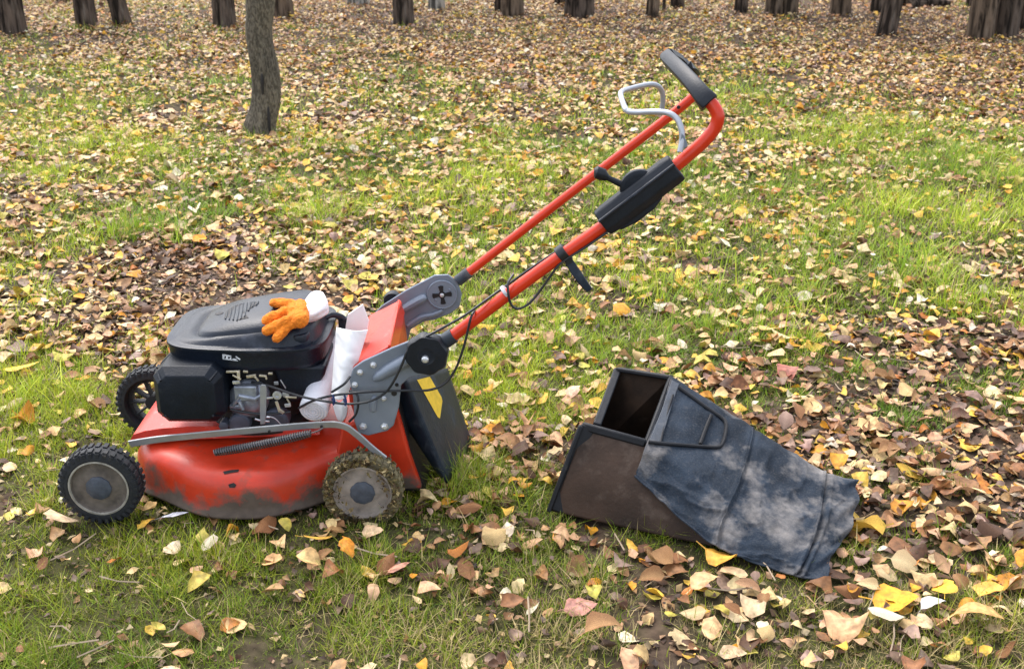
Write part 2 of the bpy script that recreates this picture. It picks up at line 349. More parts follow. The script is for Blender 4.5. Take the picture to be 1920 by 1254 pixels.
# ------------------------------------------------------------------ fallen leaves
PAL = [((232, 200, 150), 'tan'), ((240, 216, 176), 'pale'), ((224, 180, 148), 'pink'), ((238, 196, 84), 'yellow'), ((228, 164, 52), 'gold'), ((208, 134, 66), 'orange'), ((158, 112, 78), 'brown'),
       ((96, 66, 48), 'dark'), ((172, 144, 136), 'mauve'), ((244, 234, 218), 'cream'), ((210, 198, 100), 'lime'), ((128, 104, 94), 'grey'), ((190, 148, 108), 'umber')]
PALC = np.array([lin(c) for c, _ in PAL]) * .70 * np.array([1.02, .99, .84])
W_L = np.array([.22, .20, .12, .17, .06, .02, .03, .015, .03, .07, .07, .00, .07]); W_D = np.array([.09, .04, .10, .05, .03, .03, .20, .20, .10, .02, .00, .10, .16])
W_L /= W_L.sum(); W_D /= W_D.sum()
def pick_colours(x, y, r):
    w = samp(DK, x, y) * 1.15; w = np.clip(w + (fbm(x, y, 4, 90, 2) - .5) * .6, 0, 1)[:, None]
    cdf = np.cumsum(W_L * (1 - w) + W_D * w, 1); k = (r.random(len(x))[:, None] > cdf).sum(1).clip(0, len(PAL) - 1)
    c = PALC[k] * (1 + (r.random((len(x), 1)) - .5) * .35) * (1 + (r.random((len(x), 3)) - .5) * .10)
    return np.clip(c, 0, .9)
def leaf_template(kind, ns=6, nc=2, r=None):
    """verts in leaf space: length along x (0..1), width y, z; returns T (v,2), faces (m,4)"""
    t = np.linspace(0, 1, ns + 1)
    if kind == 0: w = np.sin(np.pi * t ** .72) ** .62 * .33
    elif kind == 1: w = np.sin(np.pi * t ** .62) ** .55 * .39
    elif kind == 2: w = np.sin(np.pi * t ** .85) ** .75 * .25
    else: w = np.sin(np.pi * t ** .58) ** .6 * .36 * (1 + .09 * np.cos(t * 17))
    w[0] = .02; w[-1] = .006
    c = np.linspace(-1, 1, 2 * nc + 1)
    X = np.repeat(t[:, None], len(c), 1); Y = w[:, None] * c[None]
    idx = np.arange(X.size).reshape(X.shape)
    F = np.stack([idx[:-1, :-1], idx[1:, :-1], idx[1:, 1:], idx[:-1, 1:]], -1).reshape(-1, 4)
    if ns >= 6:   # leaf stalk
        k = X.size; X = np.r_[X.ravel(), [-.30, -.30, 0, 0]]; Y = np.r_[Y.ravel(), [-.010, .012, .012, -.012]]; F = np.r_[F, [[k, k + 1, k + 2, k + 3]]]; return X, Y, F
    return X.ravel(), Y.ravel(), F
def leaf_mesh_arrays(T, x, y, z, L, r, curl=1.0, tilt=.5):
    """vectorised: one deformed leaf per row"""
    TX, TY, TF = T; n = len(x); k = len(TX)
    X = TX[None] * np.ones((n, 1)); Y = TY[None] * (r.uniform(.75, 1.15, (n, 1)))
    b1 = r.normal(0, .9, (n, 1)) * curl; cup = r.normal(.25, .85, (n, 1)) * curl; tw = r.normal(0, .8, (n, 1)) * curl; fr = r.uniform(3, 8, (n, 1)); ph = r.uniform(0, 6.3, (n, 1)); ra = np.abs(r.normal(0, .035, (n, 1))) * curl
    Z = b1 * (X - .5) ** 2 * .6 - b1 * .08 + cup * np.abs(Y) * .5 + tw * (X - .5) * Y * 1.2 + ra * np.sin(fr * X * 2 + ph + Y * 9) * (np.abs(Y) / .35)
    X = X - .5 - np.abs(b1) * .12 * (X - .5)
    Y = Y + r.normal(0, .22, (n, 1)) * (X ** 2)
    Y = Y * (1 + r.normal(0, .08, Y.shape)); X = X + r.normal(0, .015, X.shape)
    Lc = L[:, None]; X, Y, Z = X * Lc, Y * Lc, Z * Lc
    a = r.uniform(0, 6.283, (n, 1)); tx = r.normal(0, tilt, (n, 1)); ty = r.normal(0, tilt * .8, (n, 1))
    Y, Z = Y * np.cos(tx) - Z * np.sin(tx), Y * np.sin(tx) + Z * np.cos(tx)
    X, Z = X * np.cos(ty) + Z * np.sin(ty), -X * np.sin(ty) + Z * np.cos(ty)
    X, Y = X * np.cos(a) - Y * np.sin(a), X * np.sin(a) + Y * np.cos(a)
    zmin = Z.min(1, keepdims=True)
    Z = Z - zmin * .8 + z[:, None]
    V = np.stack([X + x[:, None], Y + y[:, None], Z], -1).reshape(-1, 3)
    F = (TF[None] + (np.arange(n) * k)[:, None, None]).reshape(-1, 4)
    return V, F
def scatter(n, ymin, ymax, r, margin=.6):
    """uniform in area over the wedge the lens sees plus a wide margin"""
    y = np.sqrt(r.random(n) * (ymax ** 2 - ymin ** 2) + ymin ** 2); hw = .50 * y + margin
    x = (r.random(n) * 2 - 1) * hw
    keep = r.random(n) < hw / (.50 * y + margin); return x[keep], y[keep]
def clear(x, y):
    """bare of leaves where things stand on the ground"""
    k = np.ones(len(x), bool)
    for cx, cy, rx, ry in CLEAR: k &= ((x - cx) / rx) ** 2 + ((y - cy) / ry) ** 2 > 1
    return k
CLEAR = [(-.87, 2.11, .085, .04), (-.31, 2.11, .085, .04), (.28, 2.16, .26, .10), (.40, 2.06, .20, .10), (.5, 2.02, .15, .12)]
def leaf_batch(name, n, y0, y1, size, T_args, r, curl, tilt, pile=.02, lo=0):
    x, y = scatter(n, y0, y1, r); k = (r.random(len(x)) < ldens(x, y)) & clear(x, y); x, y = x[k], y[k]
    L = size[0] * np.exp(r.normal(0, .30, len(x))) ; L = np.clip(L * (1 - .26 * samp(DK, x, y)), .016, size[1])
    z = H(x, y) + r.random(len(x)) ** 2 * pile * np.clip(ldens(x, y), .3, 1) + .008 * gdens(x, y)
    kinds = r.integers(0, 4, len(x)); Vs, Fs, Cs, off = [], [], [], 0
    for q in range(4):
        s = kinds == q; T = leaf_template(q, *T_args); V, F = leaf_mesh_arrays(T, x[s], y[s], z[s], L[s], r, curl, tilt)
        c = pick_colours(x[s], y[s], r); kk = len(T[0]); C = np.repeat(c, kk, 0)
        edge = np.tile(np.abs(T[1]) / .4, s.sum())[:, None] * np.repeat(r.random(s.sum()) * .35, kk)[:, None]
        C = C * (1 - edge * np.array([.5, .9, 1.]))
        Vs.append(V); Fs.append(F + off); Cs.append(C); off += len(V)
    o = link(name, np_mesh(name, np.concatenate(Vs), np.concatenate(Fs), 4, np.concatenate(Cs), M['leaf'], True)); o['kind'] = 'stuff'; return o
r1 = np.random.default_rng(101)
leaf_batch('leaf_litter', 17500, 1.15, 3.2, (.041, .07), (5, 1), r1, 1.0, .26)
leaf_batch('leaf_litter', 44000, 3.2, 6.5, (.041, .075), (4, 1), r1, .95, .27)
leaf_batch('leaf_litter', 52000, 6.5, 9.5, (.041, .075), (3, 1), r1, .9, .30, .03)
leaf_batch('leaf_litter', 125000, 9.5, 17, (.040, .075), (2, 1), r1, .9, .34, .03)
# crumbs of broken leaf between the whole ones
def crumbs(n, y0, y1, r):
    x, y = scatter(n, y0, y1, r); k = (r.random(len(x)) < (.25 + ldens(x, y) * .8)) & clear(x, y); x, y = x[k], y[k]
    L = r.uniform(.008, .026, len(x)); z = H(x, y) + .001 + r.random(len(x)) * .006
    T = leaf_template(3, 2, 1); V, F = leaf_mesh_arrays(T, x, y, z, L, r, .7, .35)
    c = PALC[r.choice([0, 6, 7, 8, 11, 12, 2, 1], len(x))] * r.uniform(.22, .85, (len(x), 1))
    o = link('leaf_crumbs', np_mesh('leaf_crumbs', V, F, 4, np.repeat(c, len(T[0]), 0), M['leaf'], True)); o['kind'] = 'stuff'
crumbs(70000, 1.15, 5.0, r1)

# the 300 that show largest: each a leaf of its own lying on the ground
variants = []
for i in range(36):
    T = leaf_template(i % 4, 6, 2); V, F = leaf_mesh_arrays(T, np.zeros(1), np.zeros(1), np.zeros(1), np.ones(1), r1, .95, .22)
    c = PALC[[0, 1, 2, 3, 6, 12, 8, 4, 0, 1, 3, 9, 2, 5, 10, 7, 6, 0][i % 18]] * r1.uniform(.85, 1.1)
    e = np.abs(T[1])[:, None] / .45; C = np.clip(c[None] * (1 - e * r1.uniform(.05, .45) * np.array([.5, .9, 1.])), 0, .9)
    rib = (np.abs(T[1]) < 1e-6)[:, None]; C = np.where(rib, C * 1.15, C)
    variants.append((np_mesh('fallen_leaf', V, F, 4, C, M['leaf'], True), (i % 18)))
darkv = [v for v in variants if v[1] in (2, 4, 5, 6, 12, 15, 16, 0)]; lightv = [v for v in variants if v[1] not in (4, 6, 15, 16)]
lx, ly = scatter(2600, 1.5, 3.1, r1, .05); k = (r1.random(len(lx)) < ldens(lx, ly)) & clear(lx, ly); lx, ly = lx[k][:285], ly[k][:285]
ld = samp(DK, lx, ly)
for i, (x, y) in enumerate(zip(lx, ly)):
    me = random.choice(darkv if random.random() < ld[i] * 1.1 else lightv)[0]
    o = link('fallen_leaf', me, ground); s = float(np.clip(.052 * math.exp(random.gauss(0, .25)), .034, .085))
    o.location = (x, y, float(H(x, y)) + .006 + random.random() * .016); o.rotation_euler = (random.gauss(0, .2), random.gauss(0, .2), random.random() * 6.28); o.scale = (s, s, s)
def hero(px, py, L, ang, kind, colr, label, seed, wid=1.0, curl=.6, lift=.012, tilt=(0, 0)):
    rr = np.random.default_rng(seed); T = leaf_template(kind, 8, 2)
    V, F = leaf_mesh_arrays((T[0], T[1] * wid, T[2]), np.zeros(1), np.zeros(1), np.zeros(1), np.array([L]), rr, curl, .01)
    a = math.atan2(V[-7, 1] - V[2, 1], V[-7, 0] - V[2, 0])
    e = np.abs(T[1])[:, None] / .45; C = np.clip(np.array(lin(colr))[None] * .9 * (1 - e * .25 * np.array([.4, .8, 1.])), 0, .9); C = np.where((np.abs(T[1]) < 1e-6)[:, None], C * 1.12, C)
    o = link('fallen_leaf', np_mesh('fallen_leaf', V, F, 4, C, M['leaf'], True)); p = PH(px, py)
    o.location = (p.x, p.y, p.z + lift); o.rotation_euler = (tilt[0], tilt[1], R(ang) - a); tag(o, label, 'leaf')
for a in [
 (1677, 1142, .088, -20, 1, (236, 170, 40), 'largest golden oval leaf on the grass right of the dark catcher bag', 1, 1.15, .4, .02, (.35, 0)),
 (1768, 1122, .058, 80, 1, (238, 190, 60), 'bright yellow leaf propped directly behind a whitish leaf at lower right', 2, 1.2, .4, .022, (.4, 0)),
 (1750, 1154, .056, 10, 1, (225, 224, 222), 'whitish leaf lying just in front of a bright yellow leaf', 3, 1.0, .4, .015, (.3, 0)),
 (1856, 1124, .056, 20, 1, (234, 180, 80), 'rounded yellow leaf furthest to the right beside the whitish leaf', 4, 1.1, .5, .018, (.3, 0)),
 (1830, 1182, .105, -4, 2, (214, 165, 100), 'long narrow tan leaf near the bottom right corner', 5, .9, .8, .014, (.2, 0)),
 (1590, 1190, .098, -25, 1, (214, 172, 128), 'large creased tan leaf at the bottom, below the tail of the bag', 6, 1.0, .7, .016, (.3, 0)),
 (602, 1032, .080, 60, 0, (226, 178, 78), 'long golden leaf standing in the grass in front of the rear wheel', 7, .9, .5, .03, (.5, 0)),
 (650, 1050, .066, -65, 2, (214, 140, 44), 'narrow orange leaf right of the long golden leaf before the rear wheel', 8, 1.1, .9, .02, (.3, 0)),
 (120, 988, .072, -20, 3, (222, 190, 152), 'pale triangular leaf leaning at the foot of the front wheel', 9, 1.1, .5, .02, (.5, 0)),
 (330, 983, .058, 8, 2, (196, 200, 212), 'silvery white leaf under the front of the red deck', 10, 1.0, .5, .02, (.3, 0)),
 (288, 975, .055, -30, 0, (226, 190, 128), 'tan leaf standing between the front wheel and the silvery leaf', 11, 1.0, .8, .03, (.5, 0)),
 (376, 462, .055, 10, 1, (226, 152, 30), 'bright orange leaf beside the grass tufts left of the small tree', 12, 1.2, .4, .03, (.4, 0)),
 (1083, 760, .056, 50, 0, (222, 184, 158), 'pale pinkish leaf standing on the grass behind the open catcher', 13, 1.1, .4, .03, (.5, 0)),
 (1478, 714, .062, 10, 1, (176, 112, 96), 'reddish brown leaf on the grass behind the middle of the bag', 14, 1.2, .5, .02, (.4, 0)),
 (1352, 1065, .085, -45, 2, (222, 165, 66), 'curled golden leaf touching the lower hem of the bag', 15, 1.1, .9, .02, (.3, 0)),
 (1375, 1088, .060, 0, 1, (226, 196, 150), 'cream leaf piled below the curled golden leaf by the hem', 16, 1.0, .6, .014, (.2, 0)),
 (1088, 1146, .066, 5, 0, (188, 132, 118), 'flat dusky pink leaf alone on thin grass below the catcher', 17, 1.0, .3, .012, (.2, 0)),
 (1325, 1118, .070, 20, 0, (220, 180, 130), 'broad tan leaf on the heap under the hem of the bag', 18, 1.0, .8, .02, (.2, 0)),
 (700, 1012, .048, 0, 1, (222, 190, 150), 'small pale tan leaf in the grass below the muddy rear wheel', 19, 1.1, .5, .02, (.2, 0)),
 (515, 1068, .052, -10, 3, (222, 176, 122), 'tan pointed leaf on the grass below the middle of the deck', 20, 1.1, .6, .02, (.4, 0)),
 (325, 1045, .045, 70, 0, (226, 204, 170), 'cream leaf upright in the grass below the front wheel', 21, 1.0, .5, .02, (.3, 0)),
 (752, 1082, .056, 35, 2, (200, 142, 120), 'curled pink brown leaf on the litter ahead of the bag', 22, 1.1, .8, .014, (.3, 0)),
 (1118, 552, .048, 20, 1, (226, 196, 140), 'round cream leaf below the end of the dangling handle strap', 23, 1.1, .4, .03, (.5, 0)),
 (45, 700, .100, 12, 0, (226, 182, 60), 'large yellow leaf on the bright grass at the left edge', 24, .8, .6, .02, (.2, 0)),
 (1440, 628, .085, 20, 2, (226, 192, 120), 'long pale yellow leaf in the grass above the bag', 25, 1.0, .6, .02, (.2, 0)),
]: hero(*a)

# ------------------------------------------------------------------ grass
def grass(name, n, y0, y1, length, width, r, seg=2, y0_=0, y1_=0):
    x, y = scatter(n, y0, y1, r, .35); gd = gdens(x, y); fi = lambda e: np.clip((y - e * .82) / (e * .36), 0, 1); pr = (fi(y0_) if y0_ else 1) * (1 - fi(y1_) if y1_ else 1); k = r.random(len(x)) < (gd * .95 + .03) * pr; x, y, gd = x[k], y[k], gd[k]; n = len(x)
    tuft = fbm(x, y, 7, 120, 2)
    tuft = tuft * .5 + .5 * fbm(x, y, 26, 125, 2); L = length * np.exp(r.normal(0, .35, n)) * np.clip(tuft * 3.2 - .65, .3, 2.2) * (.6 + .5 * gd)
    for px, py, rad, mul in TUFT:
        p = PZ(px, py, 0); d = np.hypot(x - p.x, y - p.y); L = L * (1 + (mul - 1) * np.exp(-(d / rad) ** 2))
    L = L * (1 - .5 * ((x > -.80) & (x < -.15) & (y > 1.98) & (y < 2.6)))
    L = L * (1 - .65 * ((x > .22) & (x < .66) & (y > 1.80) & (y < 2.02)))
    w = width * r.uniform(.6, 1.3, n); a = r.uniform(0, 6.283, n); lean = np.abs(r.normal(.55, .35, n)); bend = r.uniform(0, .9, n)
    dx, dy = np.cos(a), np.sin(a); sxv, syv = -dy, dx; z = H(x, y) - .003
    V = []
    for i in range(seg + 1):
        t = i / seg; ho = L * (np.sin(lean) * t + bend * t * t * .45); ve = L * np.cos(lean) * t * (1 - .35 * bend * t)
        cx, cy, cz = x + dx * ho, y + dy * ho, z + ve; ww = w * (1 - t) ** .6 * .5
        if i < seg: V += [np.stack([cx - sxv * ww, cy - syv * ww, cz], -1), np.stack([cx + sxv * ww, cy + syv * ww, cz], -1)]
        else: V += [np.stack([cx, cy, cz], -1)]
    k = len(V); V = np.stack(V, 1).reshape(-1, 3); b = (np.arange(n) * k)[:, None]
    tris = []
    for i in range(seg - 1): tris += [[2 * i, 2 * i + 1, 2 * i + 3], [2 * i, 2 * i + 3, 2 * i + 2]]
    tris += [[2 * seg - 2, 2 * seg - 1, 2 * seg]]
    F = (b[:, None, :] + np.array(tris)[None]).reshape(-1, 3)
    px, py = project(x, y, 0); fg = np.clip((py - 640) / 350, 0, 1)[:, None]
    h = fbm(x, y, 1.6, 130, 3)[:, None]; q = r.random((n, 1))
    A = np.array(lin((132, 166, 34))); B = np.array(lin((200, 200, 58))); Cc = np.array(lin((66, 120, 34)))
    c = (A * (1 - q) + B * q) * (1 - np.clip(h * 1.2 - .35, 0, 1)) + Cc * np.clip(h * 1.2 - .35, 0, 1)
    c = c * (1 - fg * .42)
    dry = (r.random(n) < .12 + .45 * np.clip((py - 1040) / 120, 0, 1) * np.clip((px - 450) / 500, 0, 1))[:, None]
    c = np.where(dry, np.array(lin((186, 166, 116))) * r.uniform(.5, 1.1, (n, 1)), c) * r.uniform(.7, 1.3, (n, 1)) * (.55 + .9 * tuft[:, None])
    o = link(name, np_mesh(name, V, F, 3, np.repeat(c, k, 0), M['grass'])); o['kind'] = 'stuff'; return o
r2 = np.random.default_rng(55)
grass('grass', 300000, 1.2, 3.54, .028, .0021, r2, 2, 0, 3.0)
grass('grass', 240000, 2.46, 7.4, .039, .0031, r2, 2, 3.0, 6.3)
grass('grass', 125000, 5.1, 13, .045, .0058, r2, 1, 6.3, 0)
# a few dry stalks and twigs
tw = MB()
for i in range(170):
    y = random.uniform(1.55, 6); x = random.uniform(-.5 * y, .5 * y); a = random.uniform(0, 6.28); l = random.uniform(.03, .11); z = float(H(x, y)) + .012
    q = [Vector((x + math.cos(a) * l * t + random.gauss(0, .004), y + math.sin(a) * l * t + random.gauss(0, .004), z + random.uniform(0, .012))) for t in (0, .5, 1)]
    tw.tube(q, random.uniform(.0008, .002), 4)
tag(tw.build('twigs', mat('dry_twig', (.33, .25, .17), .8)), kind='stuff')

# ------------------------------------------------------------------ trees
def bark(name, col, lich, sc, st_=None):
    m = mat(name, col, .95, 0, .35, 9, 1.0, 26, lich, .30, 8, streak=(1, 1, .16), spec=.15); nt = m.node_tree; N = nt.nodes; L = nt.links; N['Bump'].inputs['Distance'].default_value = .03
    b = N['Principled BSDF']; src = b.inputs['Base Color'].links[0].from_socket; mp = N['Mapping']
    n = N.new('ShaderNodeTexNoise'); n.inputs['Scale'].default_value = 24 * sc; n.inputs['Detail'].default_value = 3; n.inputs['Distortion'].default_value = .6; L.new(mp.outputs[0], n.inputs['Vector'])
    r = N.new('ShaderNodeMapRange'); r.inputs[1].default_value = .40; r.inputs[2].default_value = .60; r.inputs[3].default_value = .28; r.inputs[4].default_value = 1.55; L.new(n.outputs[0], r.inputs[0])  # darkens the furrows: crevice shade multiplied into the bark colour
    x = N.new('ShaderNodeMix'); x.data_type = 'RGBA'; x.blend_type = 'MULTIPLY'; x.inputs[0].default_value = 1; L.new(src, x.inputs[6]); L.new(r.outputs[0], x.inputs[7]); L.new(x.outputs[2], b.inputs['Base Color'])
    if st_: r.inputs[3].default_value = .55; r.inputs[4].default_value = 1.3; mp.inputs['Scale'].default_value = (1, 1, .4); N['Bump'].inputs['Distance'].default_value = .008
    L.new(n.outputs[0], N['Bump'].inputs['Height']); return m
BK = [bark('dark_furrowed_bark', (.070, .052, .040), (.13, .13, .115), 1), bark('brown_furrowed_bark', (.10, .072, .050), (.17, .16, .14), 1), bark('grey_smooth_bark', (.12, .104, .080), (.21, .21, .17), 4.5, .16), bark('pale_bark', (.26, .24, .21), (.34, .33, .3), 1)]
def tree(path, radii, label, m, seed, ridges=14, depth=.15, group='tree trunks standing in the leaf litter', height=5.5, seg=72, limbs=3, flare=.11):
    """path: centre line from the ground up (world)"""
    base = path[0]; root = thing('tree', base, label, 'tree', group); rr = random.Random(seed)
    pts = list(path); top = pts[-1]; d = (pts[-1] - pts[-2]).normalized(); dd = Vector((d.x * .4, d.y * .4, 1)).normalized()
    while pts[-1].z < height: pts.append(pts[-1] + (dd + Vector((rr.gauss(0, .05), rr.gauss(0, .05), 0))) * .6); radii = list(radii) + [radii[-1] * .93]
    n = 66; ts = [i / (n - 1) for i in range(n)]; zs = []
    C = curve(pts, n * 3); rad = np.interp(np.linspace(0, 1, n * 3), np.linspace(0, 1, len(radii)), radii)
    sel = sorted(set([int((i / (n - 1)) ** 1.5 * (n * 3 - 1)) for i in range(n)])); rings = []
    for j in sel:
        c = C[j]; h = c.z - base.z; ring = []; fl = 1 + flare * math.exp(-max(h, 0) / .10)
        th = np.linspace(0, 2 * np.pi, seg, endpoint=False)
        ph = fbm(np.cos(th) * 2 + seed, np.sin(th) * 2 + h * 1.5, 1.0, seed, 2) * 5
        rg = np.abs(np.sin(th * ridges / 2 + ph + h * .8)) * .7 + fbm(th * 3 + seed, np.full(seg, h * 9.0), 1, 7, 3) * .6
        ext = fl + .22 * (fl - 1) * np.sin(th * 5 + seed) + depth * (rg - .6)
        for k in range(seg): ring.append(c + Vector((math.cos(th[k]), math.sin(th[k]), 0)) * float(rad[j] * ext[k]))
        rings.append(ring)
    low = [p - Vector((0, 0, .12)) for p in rings[0]]
    mb = MB(); mb.loft([low] + rings, (False, True)); mb.build('trunk', m, root, sharp=180)
    for q in range(limbs):
        z = rr.uniform(2.6, 4.8); j = min(range(len(C)), key=lambda i: abs(C[i].z - z)); a = rr.uniform(0, 6.28); l = MB(); p = C[j].copy(); pp = [p.copy()]; v = Vector((math.cos(a), math.sin(a), .9)).normalized()
        for s in range(6): p = p + v * .35; v = (v + Vector((rr.gauss(0, .2), rr.gauss(0, .2), rr.gauss(.1, .12)))).normalized(); pp.append(p.copy())
        r0 = float(rad[j]) * .5; l.tube(curve(pp, 14), [r0 * (1 - .06 * s) for s in range(14)], 8); l.build('limb', m, root)
    return root
def simple_tree(x0, x1, by, label, mi, seed, lean=0, top=None, group='tree trunks standing in the leaf litter', ridges=16):
    b = PH((x0 + x1) / 2, by); depth = b.y * math.cos(PITCH) - (b.z - CAMH) * math.sin(PITCH); rad = (x1 - x0) / 2 * depth / FPX
    b = b + Vector((0, rad, 0)); b.z = float(H(b.x, b.y)) - .01; q = [b, b + Vector((lean * .4, 0, .4)), b + Vector((lean * 1.0, 0, 1.0)), b + Vector((lean * 1.8, 0, 2.0))]
    return tree(q, [rad * .97, rad * .93, rad * .9, rad * .84], label, BK[mi], seed, ridges, group=group)
# the small wavy one in the middle distance
b = PH(490, 258); yy = b.y + .085
cx = [(489, 262, 31), (487, 235, 31), (497, 200, 28), (500, 165, 27), (497, 130, 26), (490, 95, 24), (485, 60, 24), (487, 30, 25), (488, 0, 27), (490, -60, 27), (492, -140, 26)]
path = [P(a, c, yy) for a, c, _ in cx]; path[0].z = float(H(path[0].x, yy)) - .01
wt = tree(path, [w * (yy * .95 + .3) / FPX * .98 for _, _, w in cx], 'slender crooked grey tree with a dark slit, nearest one behind the mower', BK[2], 3, ridges=5, depth=.07, group=None, seg=48, flare=.02)
for (xa, ya), (xb, yb), w_ in (((491, 138), (493, 178), .009), ((503, 200), (507, 256), .009)):   # raised dark lenses painted in for the shade inside its bark slits
    k = [P(xa + (xb - xa) * t, ya + (yb - ya) * t, yy - .074) for t in (0, .15, .35, .6, .85, 1)]
    mb = MB(); mb.tube(curve([p + Vector((0, -.003, 0)) for p in k], 16), [.002] + [w_ * (.5 + .5 * math.sin(math.pi * q_ / 13)) for q_ in range(14)] + [.002], 8); mb.build('bark_slit_shade', M['dark'], wt)
TREES = [
 (-8, 40, 66, 'dark trunk with pale lichen, cut off by the left edge of the photo', 0, 11, 0),
 (100, 140, 6, 'distant trunk peeping in at the top edge, left of the dark ridged pair', 1, 12, 0),
 (138, 176, 54, 'dark ridged trunk, left one of the pair near the top left', 0, 13, 0),
 (210, 243, 50, 'slightly leaning ridged trunk, right one of the pair near the top left', 0, 14, -.16),
 (396, 438, 54, 'ridged dark trunk just left of the slender crooked tree', 0, 15, .02),
 (506, 547, 34, 'ridged brown trunk peeping out behind the slender crooked tree', 1, 16, -.02),
 (650, 690, 10, 'low distant trunk at the top edge, midway between crooked tree and dark trunk', 3, 17, 0),
 (737, 775, 50, 'dark trunk standing alone left of the pale trunk', 0, 18, -.03),
 (803, 833, 22, 'palest thin trunk at the top edge', 3, 19, 0),
 (940, 981, 33, 'ridged trunk standing before another, left of the widest trunk', 1, 20, 0),
 (928, 950, 24, 'trunk half hidden behind a ridged trunk left of the widest one', 0, 34, 0),
 (1040, 1060, 11, 'faraway trunk peeping out left of the widest trunk', 0, 21, 0),
 (1060, 1115, 35, 'widest dark trunk at the top centre', 0, 22, 0),
 (1212, 1236, 34, 'thin dark trunk above the mower handle, left of a thin sapling', 1, 23, .03),
 (1259, 1283, 18, 'thin faraway trunk directly right of the thin sapling', 0, 24, 0),
 (1379, 1404, 25, 'thin trunk standing alone right of the handle', 0, 25, 0),
 (1438, 1470, 29, 'left half of the twin trunks right of the handle', 1, 26, 0),
 (1468, 1498, 29, 'right half of the twin trunks right of the handle', 1, 27, 0),
 (1561, 1599, 32, 'brown trunk between the twin trunks and the leaning one', 1, 28, -.02),
 (1635, 1658, 26, 'trunk half hidden behind the left of the leaning trunk', 0, 29, 0),
 (1648, 1684, 69, 'leaning dark trunk at the upper right, nearest of its cluster', 0, 30, .10),
 (1684, 1713, 12, 'faraway trunk peeping out right of the leaning trunk', 1, 31, 0),
 (1821, 1868, 77, 'grey ridged trunk near the right edge, left one of the big pair', 1, 32, 0),
 (1870, 1915, 71, 'dark ridged trunk at the right edge, right one of the big pair', 0, 33, 0),
 (1814, 1830, 14, 'faraway trunk hidden behind the big pair at the right edge', 0, 36, 0),
 (1916, 1950, 60, 'trunk cut off by the right edge of the photo', 0, 35, 0)]
for x0, x1, by, lab, mi, sd_, ln in TREES: simple_tree(x0, x1, by, lab, mi, sd_, ln)
sap = PH(1244, 22); st = thing('sapling', sap, 'thin sapling stem between two thin trunks above the handle', 'sapling')
mb = MB(); mb.tube(curve([sap, sap + Vector((.01, 0, .5)), sap + Vector((-.02, 0, 1.1)), sap + Vector((.03, 0, 2))], 12), .018, 8); mb.build('trunk', BK[0], st)
lg = PH(1742, 15); mb = MB(); mb.tube(curve([lg + Vector((-.2, 0, .03)), lg + Vector((0, .05, .05)), lg + Vector((.22, .02, .04))], 10), [.04, .05, .05, .045, .04, .04, .035, .03, .03, .02], 10)
tag(mb.build('fallen_branch', BK[0]), 'short dark branch lying on the leaves right of the leaning trunk', 'branch')

# ------------------------------------------------------------------ LAWN MOWER
NY, FY = 2.15, 2.53                                         # planes of the near and far handle bars
mower = thing('lawn_mower', (-.58, 2.32, 0), 'red petrol lawn mower with charcoal engine cowl and raised red handle, standing on the grass', 'lawn mower')
# deck
def deck_ring(z, ins, flat):
    """plan outline; bulging near and far sides that straighten with 'flat' """
    pts = []; x0, x1 = -.835 + ins, -.33
    xs = np.linspace(0, 1, 44)
    near = []
    for t in xs:
        x = x0 + (x1 - x0) * t
        bul = math.exp(-abs((x + .575) / .185) ** 2.6)
        y = 2.205 - .125 * bul * (1 - flat) + ins * (.35 + .65 * bul)
        cn = max(0, 1 - t / .10); y += .05 * cn ** 2
        near.append((x, y))
    mid = 2.33
    return [Vector((x, y, z)) for x, y in near] + [Vector((x, 2 * mid - y, z)) for x, y in reversed(near)]
mb = MB()
mb.loft([deck_ring(.022, -.006, 0), deck_ring(.028, -.008, 0), deck_ring(.031, -.001, 0), deck_ring(.05, .0, 0), deck_ring(.08, .002, 0), deck_ring(.098, .006, 0), deck_ring(.110, .014, 0), deck_ring(.119, .027, .02), deck_ring(.124, .042, .10), deck_ring(.126, .058, .30), deck_ring(.129, .066, .6), deck_ring(.136, .07, .85), deck_ring(.150, .074, 1), deck_ring(.156, .082, 1), deck_ring(.158, .10, 1)], (True, True))
deck = mb.build('deck', M['red'], mower, sharp=180); deck_t = tree_of(mb)
# scars on the flank
for q in [[(418, 884), (432, 881), (448, 880), (447, 884), (434, 886), (421, 889)], [(428, 908), (438, 905), (443, 909), (440, 914), (430, 914)]]:
    mb = MB(); mb.prism([hit(deck_t, a, b, .0015) for a, b in q], (0, .001, 0)); mb.build('scar', M['dark'], deck)
# nose hump in front of the engine
mb = MB(); prof = [(.15, .0), (.19, .010), (.215, .03), (.225, .07), (.225, .3)]
rings = []
for k, y in enumerate(np.linspace(2.215, 2.46, 12)):
    e = math.sin(math.pi * (k / 11)) ** .35 if 0 < k < 11 else .55
    rings.append([Vector((x, y, .150 + dz * e)) for x, dz in ((-.835, -.03), (-.825, .0), (-.80, .016), (-.76, .028), (-.70, .036), (-.60, .038), (-.50, .036), (-.42, .0))])
mb.loft(rings, (True, True), False); mb.build('deck_hump', M['redpanel'], mower, sharp=60)
